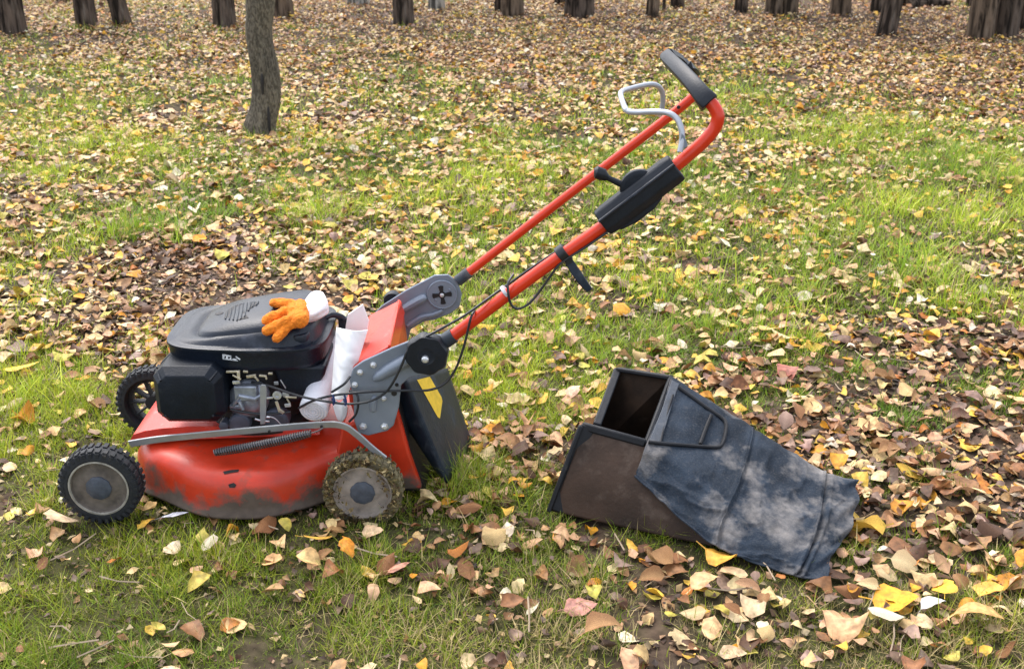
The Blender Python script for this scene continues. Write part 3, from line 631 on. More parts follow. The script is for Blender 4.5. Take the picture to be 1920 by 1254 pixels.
# discharge tunnel: side profile swept across the mower
prof = [(612, 938), (628, 860), (640, 800), (668, 790), (655, 755), (650, 712), (660, 688), (728, 655), (734, 690), (746, 770), (768, 850), (792, 924)]
q = [P(a, b, 2.185) for a, b in prof]; q = [Vector((p.x, p.y, max(p.z, .03))) for p in q]
mb = MB(); mb.prism(q, (0, .305, 0)); mb.build('discharge_tunnel', M['red'], mower, bevel=.006)
A, B, C_, D = P(652, 700, 2.19), P(727, 658, 2.19), P(746, 572, 2.49), P(700, 596, 2.49)
mb = MB(); mb.prism([A, B, C_, D], Vector((.004, 0, .012))); mb.build('tunnel_top', M['redpanel'], mower, bevel=.004)
mb = MB(); mb.prism([B + Vector((0, 0, .014)), C_ + Vector((0, 0, .014)), C_ + Vector((.010, 0, -.02)), B + Vector((.010, 0, -.02))], (.006, 0, 0)); mb.build('flange', M['redtube'], mower, bevel=.002)
# black box put in for the shade of the tunnel opening
q = [P(738, 720, 2.20), P(752, 770, 2.20), P(775, 860, 2.20), P(800, 935, 2.20)]
mb = MB(); mb.prism([q[0], q[1], q[2], Vector((q[3].x, 2.2, .02)), Vector((q[3].x - .06, 2.2, .02)), q[0] + Vector((-.04, 0, 0))], (0, .27, 0)); mb.build('tunnel_mouth_shade', M['dark'], mower)
# rear flap
a1, a2, b1, b2 = P(757, 708, 2.20), P(838, 905, 2.20), P(838, 690, 2.47), P(884, 832, 2.47)
c1, c2, c3, c4 = P(740, 735, 2.235), P(757, 790, 2.235), P(778, 822, 2.235), P(818, 884, 2.235)
mb = MB()
ctrl = [[c1, c2, c3, c4], [a1 + (a2 - a1) * t for t in (0, .38, .66, 1)], [b1 + (b2 - b1) * t for t in (0, .38, .66, 1)]]
m1 = [(ctrl[1][i] * .52 + ctrl[2][i] * .48) + Vector((.006, 0, .004)) for i in range(4)]
mb.grid([ctrl[1], m1, ctrl[2]], 14, 14); mb.grid([ctrl[0], [(ctrl[0][i] + ctrl[1][i]) / 2 for i in range(4)], ctrl[1]], 5, 14)
fl = mb.build('rear_flap', M['flap'], mower, solid=.004, sharp=30); flap_t = tree_of(mb)
for t_ in (.72, .80):
    mb = MB(); mb.tube([hit(flap_t, *p, .001) for p in ((800 + 30 * (t_ - .7) * 10, 838 + (t_ - .7) * 200), (818 + 30 * (t_ - .7) * 10, 832 + (t_ - .7) * 200))], .002, 6); mb.build('rib', M['flap'], fl)
le = [(782, 712), (803, 750), (821, 782)]; re = [(806, 706), (830, 748), (825, 784)]; V_ = []
for i in range(12):
    t = i / 11 * 2; k = min(int(t), 1); f_ = t - k
    for w_ in (0, .33, .67, 1):
        a = [le[k][c] * (1 - f_) + le[k + 1][c] * f_ for c in (0, 1)]; b = [re[k][c] * (1 - f_) + re[k + 1][c] * f_ for c in (0, 1)]
        V_.append(hit(flap_t, a[0] * (1 - w_) + b[0] * w_, a[1] * (1 - w_) + b[1] * w_, .0075))
mb = MB(); mb.add(V_, [(i * 4 + j, i * 4 + j + 1, i * 4 + j + 5, i * 4 + j + 4) for i in range(11) for j in range(3)]); mb.build('warning_sticker', M['yellow'], fl, sharp=90)
# height lever bar + spring
pth = curve([P(a, b, y) for a, b, y in ((243, 832, 2.16), (300, 823, 2.150), (400, 813, 2.145), (500, 804, 2.14), (600, 796, 2.135), (642, 798, 2.13), (668, 814, 2.125), (695, 838, 2.12), (722, 860, 2.115))], 50)
mb = MB(); mb.tube(pth, 1, section=[(.0082, .002), (.0082, -.002), (-.0082, -.002), (-.0082, .002)], up=(.15, -.25, 1)); lk = mb.build('height_linkage', M['bar'], mower, bevel=.001)
for a, b in ((603, 799), (505, 808)):
    mb = MB(); mb.lathe(P(a, b, 2.131), (0, -1, 0), [(.003, 0), (.003, .003), (.001, .004)], 10); mb.build('rivet', M['dark'], lk)
sa, sb = P(403, 848, 2.128), P(582, 812, 2.122); ax = (sb - sa); L = ax.length; ax.normalize(); e1 = ax.cross(Vector((0, 1, 0))).normalized(); e2 = ax.cross(e1)
mb = MB(); hp = []; turns = 40
for i in range(turns * 9):
    t = i / (turns * 9 - 1); a = i / 9 * 2 * math.pi; rr_ = .0085 * (1 - .25 * abs(2 * t - 1) ** 6); hp.append(sa + ax * (L * t) + Vector((0, 0, -.003)) * math.sin(math.pi * t) + e1 * (math.cos(a) * rr_) + e2 * (math.sin(a) * rr_))
mb.tube(hp, .0017, 5); mb.tube([sa, sb], .0055, 8); mb.tube(curve([sb, P(596, 808, 2.123), P(606, 802, 2.125)], 8), .0016, 6); mb.build('spring', M['spring'], mower)

# wheels
def wheel(cx, cy, cz, R0, w, label, muddy, face=-1, spokes=False):
    wp = thing('wheel', (0, 0, 0), None, None); wp.parent = mower; origin[wp.name] = origin[mower.name]
    if label: wp['label'] = label
    c = Vector((cx, cy, cz)); axd = (0, face, 0)
    mb = MB(); mb.lathe(c, axd, [(R0 * .70, -w / 2), (R0 * .86, -w / 2), (R0 * .95, -w * .40), (R0 * .965, -w * .2), (R0 * .97, 0), (R0 * .965, w * .2), (R0 * .95, w * .40), (R0 * .86, w / 2), (R0 * .76, w / 2), (R0 * .72, w * .40)], 56, hollow=True)
    n = 34
    for i in range(n):
        for row in (-1, 1):
            a = 2 * math.pi * (i + (.5 if row > 0 else 0)) / n; rad = Vector((math.cos(a), 0, math.sin(a))); tan = Vector((-math.sin(a), 0, math.cos(a)))
            m = Matrix((tan, Vector((0, 1, 0)), rad)).transposed()
            mb.box(c + rad * (R0 * .965) + Vector((0, row * w * .26, 0)), (R0 * .10, w * .38, R0 * .075), m)
            if row * face > 0: mb.box(c + rad * (R0 * .90) + Vector((0, face * w * .47, 0)), (R0 * .09, w * .10, R0 * .10), m)
    mb.build('tyre', M['mudrubber'] if muddy else M['rubber'], wp, sharp=40)
    hm = M['hub2'] if muddy else M['hub']
    mb = MB()
    if spokes:
        mb.lathe(c, axd, [(R0 * .60, w * .1), (R0 * .72, w * .1), (R0 * .72, -w * .35), (R0 * .60, -w * .35)], 40, hollow=True)
        mb.lathe(c, axd, [(R0 * .22, w * .3), (R0 * .22, -w * .3)], 20)
        for i in range(10):
            a = 2 * math.pi * i / 10; rad = Vector((math.cos(a), 0, math.sin(a))); tan = Vector((-math.sin(a), 0, math.cos(a))); m = Matrix((tan, Vector((0, 1, 0)), rad)).transposed()
            mb.box(c + rad * (R0 * .42), (.004, w * .4, R0 * .44), m)
        mb.build('hub', M['rubber'], wp); return wp
    def fnh(t, r, h): return 1 + .004 * math.sin(t * 7)
    mb.lathe(c, axd, [(R0 * .72, -w * .42), (R0 * .735, w * .30), (R0 * .735, w * .47), (R0 * .70, w * .49), (R0 * .675, w * .40), (R0 * .66, w * .28), (R0 * .60, w * .26), (R0 * .40, w * .34), (R0 * .30, w * .42), (R0 * .20, w * .42)], 48, fnh)
    if muddy:
        for i in range(6):
            a = 2 * math.pi * i / 6 + .3; rad = Vector((math.cos(a), 0, math.sin(a))); tan = Vector((-math.sin(a), 0, math.cos(a))); m = Matrix((tan, Vector((0, 1, 0)), rad)).transposed()
            mb.box(c + rad * (R0 * .50) + Vector((0, face * w * .30, 0)), (.0016, .004, R0 * .34), m)
    mb.build('hub', hm, wp, sharp=50)
    mb = MB(); mb.lathe(c, axd, [(R0 * .725, w * .42), (R0 * .74, w * .50), (R0 * .70, w * .515), (R0 * .685, w * .44)], 44, hollow=True); mb.build('hub_rim', M['bark_dust'] if not muddy else hm, wp)
    mb = MB(); mb.lathe(c, axd, [(R0 * .31, w * .36), (R0 * .31, w * .48), (R0 * .28, w * .53), (R0 * .12, w * .57), (.001, w * .57)], 28, lambda t, r, h: 1 + (.03 * math.sin(t * 9) if r > R0 * .2 else 0)); mb.build('hub_cap', M['cap'], wp, sharp=40)
    return wp
wf = wheel(-.868, 2.115, .086, .086, .046, 'front wheel with black lugged tyre and dirty grey hub', False)
wr = wheel(-.314, 2.110, .077, .084, .044, 'rear wheel caked with mud and grass clippings', True)
wheel(-.872, 2.515, .089, .089, .046, 'far front wheel, spoked, half hidden behind the air filter', False, spokes=True)
wheel(-.314, 2.52, .088, .088, .044, None, True)
# clippings stuck on the rear tyre
rr = np.random.default_rng(9); n = 760; a = rr.uniform(0, 6.283, n); rad = .084 * np.where(rr.random(n) < .12 * (1 + np.sin(a * 2 + 1)), rr.uniform(.5, .8, n), rr.uniform(.74, 1.03, n)); yy_ = np.where(rad < .081, 2.110 - .0225 - rr.random(n) * .006, 2.110 + rr.uniform(-.022, .022, n))
T = leaf_template(2, 2, 1); V, F = leaf_mesh_arrays(T, -.314 + np.cos(a) * rad, yy_, .077 + np.sin(a) * rad, rr.uniform(.005, .016, n), rr, 1.0, .9)
cc = np.array([lin(c) for c in ((118, 102, 56), (142, 120, 78), (92, 86, 48), (190, 168, 120), (108, 84, 58), (84, 66, 46))]) * .8
V -= np.array(origin[mower.name]); o = link('clippings', np_mesh('clippings', V, F, 4, np.repeat(cc[rr.integers(0, 6, n)], len(T[0]), 0), M['leaf']), wr); o['kind'] = 'stuff'
# axle stubs
for cx in (-.868, -.314):
    mb = MB(); mb.lathe((cx, 2.13, .089), (0, 1, 0), [(.012, 0), (.012, .05)], 12); mb.build('axle', M['dark'], mower)

# handle brackets
def bracket(poly, Y, name, t=.006):
    mb = MB(); mb.prism([P(a, b, Y) for a, b in poly], (0, t, 0)); return mb.build(name, M['grey'], mower, bevel=.0022)
nb = bracket([(655, 712), (662, 690), (680, 677), (735, 652), (800, 627), (832, 628), (842, 655), (836, 690), (810, 700), (768, 708), (752, 722), (748, 762), (738, 798), (726, 808), (690, 817), (672, 812), (664, 790), (662, 745)], 2.150, 'handle_bracket')
# pressed rib up the arm and the dimple below
mb = MB(); mb.tube(curve([P(a, b, 2.149) for a, b in ((700, 712), (735, 690), (770, 672), (800, 664))], 14), [.004, .009, .012, .013, .014, .014, .014, .014, .014, .014, .014, .013, .012, .010], 12); mb.build('pressed_rib', M['grey'], nb)
mb = MB(); mb.tube(curve([P(a, b, 2.150) for a, b in ((703, 742), (700, 758), (700, 772))], 8), [.004, .006, .0075, .008, .008, .008, .007, .003], 10); mb.build('dimple', M['grey'], nb)
for a, b, s in ((700, 684, 1), (675, 698, 1), (665, 721, 1), (720, 747, .8), (681, 799, 1.25), (721, 799, 1.25)):
    mb = MB(); p = P(a, b, 2.150); mb.lathe(p, (0, -1, 0), [(.0068 * s, 0), (.0068 * s, .0015), (.0052 * s, .002), (.0048 * s, .0055), (.003 * s, .007)], 6 if s > 1 else 12); mb.build('bolt', M['bolt'], nb)
for a, b, w_ in ((744, 721, .004), (739, 737, .006)):
    mb = MB(); mb.lathe(P(a, b, 2.1498), (0, -1, 0), [(w_, 0), (w_, .0012)], 14); mb.build('hole_shade_disc', M['dark'], nb)  # dark discs on the plate, coloured as the shade inside holes
fb = bracket([(690, 640), (700, 590), (715, 574), (760, 545), (815, 516), (840, 515), (858, 528), (866, 552), (862, 575), (845, 588), (815, 600), (795, 603), (770, 618), (762, 650), (740, 690)], 2.525, 'handle_bracket', .006)
mb = MB(); mb.tube(curve([P(a, b, 2.522) for a, b in ((748, 585), (780, 566), (800, 556))], 10), [.004, .008, .010, .011, .011, .011, .011, .010, .009, .005], 10); mb.build('pressed_rib', M['grey'], fb)
mb = MB(); mb.tube(curve([P(a, b, 2.522) for a, b in ((765, 612), (790, 595), (812, 590), (830, 582))], 10), [.006, .008, .008, .008, .007, .007, .006, .006, .005, .004], 10); mb.build('pressed_rib', M['grey'], fb)
c = P(829, 552, 2.522); mb = MB(); mb.lathe(c, (0, -1, 0), [(.036, -.001), (.036, .002), (.034, .003), (.033, .002), (.001, .002)], 32); mb.build('round_boss', M['grey'], fb)
mb = MB()
for k in range(4):
    a = k * math.pi / 2 + .12; d = Vector((math.cos(a), 0, math.sin(a))); t = Vector((-d.z, 0, d.x)); q = c + Vector((0, -.0035, 0))
    mb.prism([q + d * .006 + t * .0035, q + d * .022 + t * .0062, q + d * .0235, q + d * .022 - t * .0062, q + d * .006 - t * .0035], (0, -.001, 0))
mb.lathe(c + Vector((0, -.003, 0)), (0, -1, 0), [(.0085, 0), (.0085, .002)], 20); mb.build('star_washer', M['dark'], fb, smooth=False)
mb = MB(); mb.lathe(c + Vector((0, -.005, 0)), (0, -1, 0), [(.005, 0), (.005, .002), (.002, .0035)], 14); mb.build('bolt', M['bolt'], fb)
for a, b in ((843, 543), (817, 562)): mb = MB(); mb.lathe(P(a, b, 2.519), (0, -1, 0), [(.003, 0), (.0015, .002)], 10); mb.build('bolt', M['grey'], fb)
# black knobs
kn = P(800, 665, 2.125); mb = MB(); mb.lathe(kn, (0, -1, 0), [(.036, -.022), (.043, -.016), (.043, .004), (.040, .009), (.018, .010), (.013, .006)], 40, lambda t, r, h: 1 + (.035 * math.sin(t * 8) if r > .03 else 0)); k1 = mb.build('clamp_knob', M['black'], mower, sharp=40)
mb = MB(); mb.lathe(P(797, 674, 2.114), (0, -1, 0), [(.0075, -.006), (.0075, .002), (.005, .005), (.001, .006)], 14); mb.build('bolt', M['bolt'], k1)
mb = MB(); mb.lathe(P(735, 565, 2.55), (0, 1, 0), [(.02, 0), (.022, .01), (.018, .03)], 16); mb.build('clamp_knob', M['black'], mower)

# handle: one bent tube, near bar, crossbar loop, far bar
near = [P(838, 638, NY), P(1000, 517, NY), P(1135, 421, NY), P(1215, 355, NY), P(1285, 296, NY), P(1318, 267, NY), P(1339, 242, NY), P(1346, 219, NY), P(1338, 200, NY + .005), P(1322, 182, NY + .014), P(1302, 160, NY + .04), P(1277, 133, NY + .10), P(1254, 111, NY + .18)]
farp = [P(1254, 106, NY + .25), P(1272, 116, NY + .31), P(1290, 130, FY - .05), P(1302, 146, FY - .01), P(1302, 172, FY), P(1288, 192, FY), P(1180, 277, FY), P(1030, 393, FY), P(872, 516, FY)]
hp = curve(near + farp, 170); rad = [.0095 if 2.17 < p.y < 2.49 else (.0127 if p.y < 2.25 else .0127 - min(1, (p.y - 2.25) / .25) * .0022) for p in hp]
mb = MB(); mb.tube(hp, rad, 16)
handle = mb.build('handle_tube', M['redtube'], mower)
for a, b, Y, r_ in (((815, 652), (851, 628), NY, .0160), ((858, 527), (880, 510), FY, .0135)):
    mb = MB(); mb.tube([P(*a, Y), P(*b, Y)], r_, 16); mb.build('ferrule', M['framegrey'], handle, bevel=.001)
mb = MB(); mb.lathe(P(1272, 201, FY - .012), (0, -1, 0), [(.004, 0), (.004, .003)], 12); mb.build('hole_shade_disc', M['dark'], handle)  # dark disc on the tube paints the shade of a drilled opening
# grip: channel-shaped sheath on the crossbar
def sheath(path, wid, name, th=.5, m='black'):
    mb = MB(); sec = [(math.cos(t) * 1.0, math.sin(t) * th) for t in np.linspace(0, 2 * math.pi, 17)[:-1]]; sec = [(a if a < .5 else .5 + (a - .5) * .5, b) for a, b in sec]
    mb.tube(path, wid, section=sec, up=(-.6, -.1, .5)); return mb.build(name, M[m], handle, bevel=0, sharp=50)
g1 = curve([P(1331, 194, NY + .006), P(1318, 180, NY + .015), P(1302, 160, NY + .04), P(1277, 133, NY + .10), P(1254, 111, NY + .18), P(1249, 103, NY + .23)], 18)
mb = MB(); sec = [(.012, .018), (.016, .011), (.016, -.011), (.012, -.018), (-.013, -.020), (-.017, -.014), (-.017, .014), (-.013, .020)]
mb.tube(g1, [1.0, 1.0, .98, .94, .90, .87, .85, .83, .81, .8, .79, .78, .76, .75, .73, .70, .64, .5], section=sec, up=(-.5, -.2, .6)); mb.build('grip', M['black'], handle, bevel=.004, sharp=50)
g2 = curve([P(1252, 104, NY + .245), P(1272, 116, NY + .31), P(1288, 128, FY - .06), P(1299, 139, FY - .02)], 12)
mb = MB(); mb.tube(g2, [.7, .72, .75, .75, .75, .75, .75, .75, .75, .75, .72, .7], section=sec, up=(-.5, -.2, .6)); mb.build('grip', M['black'], handle, bevel=.004, sharp=50)
# bail
bp = [P(1275, 285, NY - .02), P(1279, 262, NY - .015), P(1277, 240, NY - .01), P(1268, 222, NY), P(1252, 212, NY + .01), P(1225, 210, NY + .03), P(1195, 211, NY + .05), P(1178, 209, NY + .06), P(1171, 201, NY + .08), P(1164, 180, NY + .2), P(1166, 172, NY + .25), P(1180, 167, FY - .08), P(1215, 159, FY - .04), P(1232, 161, FY - .03), P(1241, 172, FY - .02), P(1243, 190, FY - .015), P(1240, 212, FY - .012)]
mb = MB(); mb.tube(curve(bp, 90), .0058, 12); bail = mb.build('control_bail', M['silver'], mower)
mb = MB(); mb.prism([P(1271, 288, NY - .02), P(1278, 250, NY - .02), P(1284, 256, NY - .02), P(1290, 274, NY - .02)], (0, .008, 0)); mb.build('bail_clip', M['grey'], bail, bevel=.001)
# throttle housing
sa, sb = P(1128, 418, NY), P(1268, 312, NY); ax = (sb - sa).normalized(); nn = ax.cross(Vector((0, 1, 0))).normalized(); nn = nn if nn.z > 0 else -nn
sec = [(.026, .012), (.030, 0), (.026, -.014), (.012, -.024), (-.010, -.026), (-.026, -.022), (-.030, -.008), (-.030, .012), (-.014, .022), (.012, .022)]
mb = MB(); mb.tube([sa, sa + (sb - sa) * .1, sa + (sb - sa) * .9, sb], [.92, 1, 1, .95], section=sec, up=nn); hs = mb.build('throttle_housing', M['black'], mower, bevel=.003, sharp=30)
mb = MB(); mb.tube([sa + nn * .012 + Vector((0, -.024, 0)), sb + nn * .012 + Vector((0, -.024, 0))], .0035, 8); mb.build('ridge', M['cover'], hs)
mb = MB(); mb.prism([P(a, b, NY - .012) for a, b in ((1150, 425), (1165, 432), (1195, 418), (1228, 392), (1243, 372), (1240, 362), (1275, 335), (1262, 322), (1160, 402))], (0, .020, 0)); mb.build('lower_cover', M['black'], hs, bevel=.003)
mb = MB(); mb.prism([P(a, b, NY - .008) for a, b in ((1130, 412), (1142, 433), (1152, 435), (1160, 420))], (0, .02, 0)); mb.build('lower_tab', M['black'], hs, bevel=.002)
dc = P(1192, 345, NY); mb = MB(); mb.lathe(dc + nn * -.012, (0, -1, 0), [(.036, -.008), (.038, -.006), (.038, .006), (.036, .008), (.030, .0095)], 40); mb.build('throttle_dial', M['filter'], hs)
mb = MB(); a_, b_ = P(1170, 348, NY), P(1132, 330, NY - .005); mb.tube([a_, b_], [.0065, .0055], 10); mb.tube([P(1138, 334, NY - .005), P(1130, 328, NY - .005), P(1118, 323, NY - .005), P(1114, 323, NY - .005)], [.007, .0125, .0125, .008], 12); mb.build('throttle_lever', M['black'], hs)
# clamp and dangling strap
cp = P(1054, 474, NY); mb = MB(); mb.tube([cp - ax * .009, cp + ax * .009], .0165, 16); mb.box(cp - nn * .022, (.014, .02, .018)); cl = mb.build('cable_clamp', M['hose'], mower, bevel=.001)
mb = MB(); mb.tube([P(1062, 482, NY), P(1075, 503, NY - .01), P(1092, 528, NY - .02), P(1106, 545, NY - .02)], [.8, 1, .95, .7], section=[(.0045, .009), (.0045, -.009), (-.0045, -.009), (-.0045, .009)], up=(0, -1, 0)); mb.build('dangling_strap', M['flap'], cl, bevel=.002)
# cables
def cable(pts, r_=.0027, n=60, name='cable'):
    mb = MB(); mb.tube(curve([P(*p) for p in pts], n), r_, 8); return mb.build(name, M['hose'], mower)
cable([(472, 717, 2.2), (500, 722, 2.18), (560, 742, 2.15), (610, 752, 2.13), (650, 757, 2.125), (690, 753, 2.125), (720, 738, 2.125), (738, 715, 2.12), (755, 680, 2.12), (766, 655, 2.12), (790, 636, 2.12), (820, 620, 2.125), (870, 592, 2.13), (915, 560, 2.15), (950, 535, 2.175), (1000, 500, 2.175), (1050, 468, 2.175), (1130, 425, 2.16)])
cable([(560, 765, 2.17), (585, 752, 2.15), (620, 742, 2.13), (660, 737, 2.125), (700, 734, 2.125), (760, 732, 2.125), (805, 731, 2.125), (835, 718, 2.125), (855, 690, 2.125), (868, 655, 2.125), (876, 625, 2.128), (883, 595, 2.13), (890, 582, 2.15)], .0026)
cable([(1150, 428, 2.14), (1100, 462, 2.14), (1062, 486, 2.14), (1045, 500, 2.14), (1025, 528, 2.14), (1005, 555, 2.14), (988, 572, 2.135), (970, 579, 2.13), (958, 570, 2.13), (953, 550, 2.13), (953, 530, 2.14), (962, 515, 2.16)], .0026)
cable([(655, 790, 2.14), (668, 775, 2.13), (672, 752, 2.13), (668, 738, 2.135), (655, 732, 2.14)], .0026, 20)
cable([(622, 735, 2.14), (645, 720, 2.13), (656, 706, 2.145)], .0026, 14)
cable([(432, 767, 2.19), (460, 773, 2.185), (500, 776, 2.185), (545, 772, 2.19)], .003, 20, 'hose')
mb = MB(); q = P(948, 547, NY); mb.tube([q - ax * .003, q + ax * .003], .0145, 14); mb.build('band', M['decal'], handle)
for a, b in ((625, 748), (647, 749)):
    mb = MB(); p = P(a, b, 2.128); mb.tube(curve([p + Vector((0, -.005, .012)), p + Vector((.003, -.007, 0)), p + Vector((0, -.003, -.011)), p + Vector((-.003, .004, 0))], 12), .0022, 6); mb.build('cable_tie', M['tie'], mower)

# ------------------------------------------------------------------ ENGINE (part of the mower)
def outline(cx, cy, ax_, ay_, z, n=96, e=4.4, shear=0, tilt=0):
    out = []
    for k in range(n):
        t = 2 * math.pi * k / n; c, s = math.cos(t), math.sin(t); x = abs(c) ** (2 / e) * (1 if c > 0 else -1); y = abs(s) ** (2 / e) * (1 if s > 0 else -1)
        nar = 1 - .10 * max(0, -x)            # nose narrower than the tail
        out.append(Vector((cx + ax_ * x, cy + ay_ * y * nar, z + tilt * x)))
    return out
ECX, ECY = -.570, 2.335
mb = MB()
rings = [outline(ECX, ECY, .158, .128, .306), outline(ECX, ECY, .166, .136, .309), outline(ECX, ECY, .171, .139, .320), outline(ECX, ECY, .172, .140, .349), outline(ECX, ECY, .1755, .1435, .353), outline(ECX, ECY, .1745, .1425, .3575), outline(ECX, ECY, .168, .136, .3595), outline(ECX, ECY, .160, .128, .3585), outline(ECX, ECY, .158, .126, .362, tilt=.003), outline(ECX + .002, ECY, .152, .121, .371, tilt=.009), outline(ECX + .005, ECY, .144, .117, .378, tilt=.015), outline(ECX + .010, ECY, .131, .110, .382, tilt=.017), outline(ECX + .011, ECY, .1275, .108, .3795, tilt=.017), outline(ECX + .013, ECY, .125, .106, .379, tilt=.017), outline(ECX + .015, ECY, .121, .1035, .389, tilt=.018), outline(ECX + .018, ECY, .116, .100, .3925, tilt=.018), outline(ECX + .026, ECY, .103, .092, .399, tilt=.016), outline(ECX + .036, ECY, .084, .080, .4045, tilt=.012), outline(ECX + .04, ECY, .06, .055, .408, tilt=.006), outline(ECX + .04, ECY, .03, .03, .4095, tilt=.003)]
mb.loft(rings, (True, True)); cover = mb.build('engine_cowl', M['cover'], mower, sharp=60); cov_t = tree_of(mb)
# vent: flush dark plate as the shade of a well, ribs over it
vp = [(420, 597), (424, 584), (436, 575), (456, 569), (480, 566), (486, 569), (470, 578), (458, 586), (466, 596), (448, 600)]
mb = MB(); q = [hit(cov_t, a, b, .0006) for a, b in vp]; mb.prism(q, (0, 0, .0006)); mb.build('vent_well_shade', M['dark'], cover, smooth=False)
mb = MB()
for i in range(9):
    x = 424 + i * 7.2; yb = np.interp(x, [420, 448, 462, 470, 490], [598, 601, 592, 578, 568]); yt = np.interp(x, [420, 436, 456, 486], [586, 574, 568, 565])
    mb.tube([hit(cov_t, x - 1.5, yb, .0018), hit(cov_t, x + 1.5, (yb + yt) / 2, .0018), hit(cov_t, x + 3, yt, .0018)], .0017, 6)
mb.build('vent_ribs', M['cover'], cover)
mb = MB(); mb.prism([hit(cov_t, 411 + 8 * math.cos(t), 587.5 + 2.6 * math.sin(t) - 1.5 * math.cos(t), .0006) for t in np.linspace(0, 6.283, 15)[:-1]], (0, 0, .0006)); mb.build('vent_hole_shade', M['dark'], cover, smooth=False)  # dark oval laid on the cowl as the shade inside an opening
# worn maker's mark on the band
mb = MB()
for poly in [[(417, 664), (422, 664), (420, 673), (417, 672)], [(420, 664), (434, 667), (433, 669), (420, 666.5)], [(424, 668), (428, 668.5), (427, 673.5), (423, 673)], [(431, 670), (434, 670), (433, 675), (430, 674.5)], [(436, 672), (444, 673), (443, 676), (435, 675)], [(442, 667), (451, 673), (449, 675), (442, 670)], [(418, 671.5), (446, 675.5), (446, 677), (418, 673.5)]]:
    mb.prism([hit(cov_t, a, b, .0008) for a, b in poly], (0, .0004, 0))
mb.build('worn_lettering', M['decal'], cover, smooth=False)
# tank behind / right under the cowl
mb = MB(); mb.prism([P(a, b, 2.225) for a, b in ((505, 686), (612, 686), (608, 705), (580, 748), (548, 756), (528, 735), (516, 702))], (0, .16, 0)); mb.build('fuel_tank', M['cover'], mower, bevel=.008, seg=3)
fc = PZ(561, 628, .372); mb = MB(); mb.lathe(Vector((fc.x, fc.y, .352)), (0, -.1, 1), [(.030, 0), (.031, .010), (.024, .012), (.024, .026), (.021, .030), (.010, .031), (.001, .031)], 36, lambda t, r, h: 1 + (.03 * math.sin(t * 12) if .015 < h < .03 and r > .02 else 0)); mb.build('fuel_cap', M['cover'], mower, sharp=40)
# dipstick tube behind the cowl
mb = MB(); mb.tube(curve([P(606, 598, 2.36), P(622, 590, 2.37), P(640, 594, 2.38), P(645, 600, 2.38)], 10), .007, 10); mb.box(P(644, 612, 2.385), (.020, .016, .045)); mb.build('filler_neck', M['cover'], mower, bevel=.002)
# air filter box
def octo(cx, cz, ax_, az, ch, y, tl=0): return [Vector((cx + a + tl * b, y, cz + b)) for a, b in ((-ax_ + ch, -az), (ax_ - ch, -az), (ax_, -az + ch), (ax_, az - ch), (ax_ - ch, az), (-ax_ + ch, az), (-ax_, az - ch), (-ax_, -az + ch))]
fc0 = P(350, 748, 2.15); cx_, cz_ = fc0.x, fc0.z
mb = MB(); mb.loft([octo(cx_ + .004, cz_ + .0, .069, .060, .020, 2.262), octo(cx_, cz_, .0745, .066, .022, 2.255), octo(cx_, cz_, .0745, .066, .022, 2.235), octo(cx_, cz_, .073, .064, .022, 2.233), octo(cx_, cz_, .073, .064, .022, 2.175), octo(cx_, cz_, .059, .050, .018, 2.155), octo(cx_, cz_, .054, .044, .016, 2.153)], (True, True))
af = mb.build('air_filter_box', M['filter'], mower, bevel=.003, seg=3, sharp=30)
for s_ in (-1, 1):
    for s2 in (-1, 1):
        mb = MB(); mb.tube([Vector((cx_ + s_ * .062, 2.176, cz_ + s2 * .051)), Vector((cx_ + s_ * .050, 2.153, cz_ + s2 * .040))], .003, 6); mb.build('corner_rib', M['filter'], af)
mb = MB(); mb.box((cx_, 2.245, cz_ + .064), (.05, .02, .008)); mb.build('latch', M['filter'], af, bevel=.002)
# engine block, dark base
mb = MB(); mb.lathe((ECX + .01, ECY, .155), (0, 0, 1), [(.135, 0), (.135, .018), (.115, .024), (.110, .06), (.10, .07), (.095, .17)], 40); mb.build('crankcase', M['dark'], mower, sharp=30)
mb = MB()
for k in range(7): mb.box((ECX - .07, ECY - .015, .215 + k * .013), (.09, .15, .004))
mb.build('cooling_fins', M['dark'], mower)
# carburettor and linkage, grouped as one part with its own pieces
cb = MB(); c0 = P(468, 745, 2.235); cb.lathe(c0, (0, -1, 0), [(.046, 0), (.046, .012), (.040, .018), (.030, .03), (.022, .034), (.001, .035)], 26, lambda t, r, h: 1 + .06 * math.cos(2 * t) + .03 * math.sin(5 * t)); cb.box(P(462, 735, 2.20), (.050, .02, .035)); cb.box(P(445, 760, 2.205), (.03, .02, .012))
carb = cb.build('carburettor', M['alloy'], mower, bevel=.003, sharp=35)
mb = MB(); mb.tube([P(435, 763, 2.2), P(450, 742, 2.19), P(478, 748, 2.19), P(500, 735, 2.2)], .005, 8); mb.tube([P(448, 752, 2.188), P(456, 768, 2.188)], .004, 8); mb.build('cast_rib', M['alloy'], carb)
mb = MB(); mb.prism([P(a, b, 2.178) for a, b in ((487, 724), (491, 721), (498, 722), (500, 727), (499, 770), (497, 795), (488, 796), (487, 770))], (0, .003, 0)); mb.build('bracket_strip', M['bar'], carb, bevel=.0008)
def bx(pts, w, Y, nm='lever', m='brass', sh=.002):
    mb = MB(); pp = [P(a, b, Y) for a, b in pts]; mb.tube(pp, 1, section=[(w * .68, sh), (w * .68, -sh), (-w * .68, -sh), (-w * .68, sh)], up=(0.05, -.1, 1) if abs(pp[-1].z - pp[0].z) < abs(pp[-1].x - pp[0].x) else (1, 0, 0.02)); return mb.build(nm, M[m], carb, bevel=.0006)
bx([(424, 697), (450, 696)], .003, 2.19); bx([(447, 697), (448, 712)], .0045, 2.188); bx([(436, 703), (452, 711)], .002, 2.185); bx([(436, 717), (450, 716)], .005, 2.19, 'lever', 'bolt')
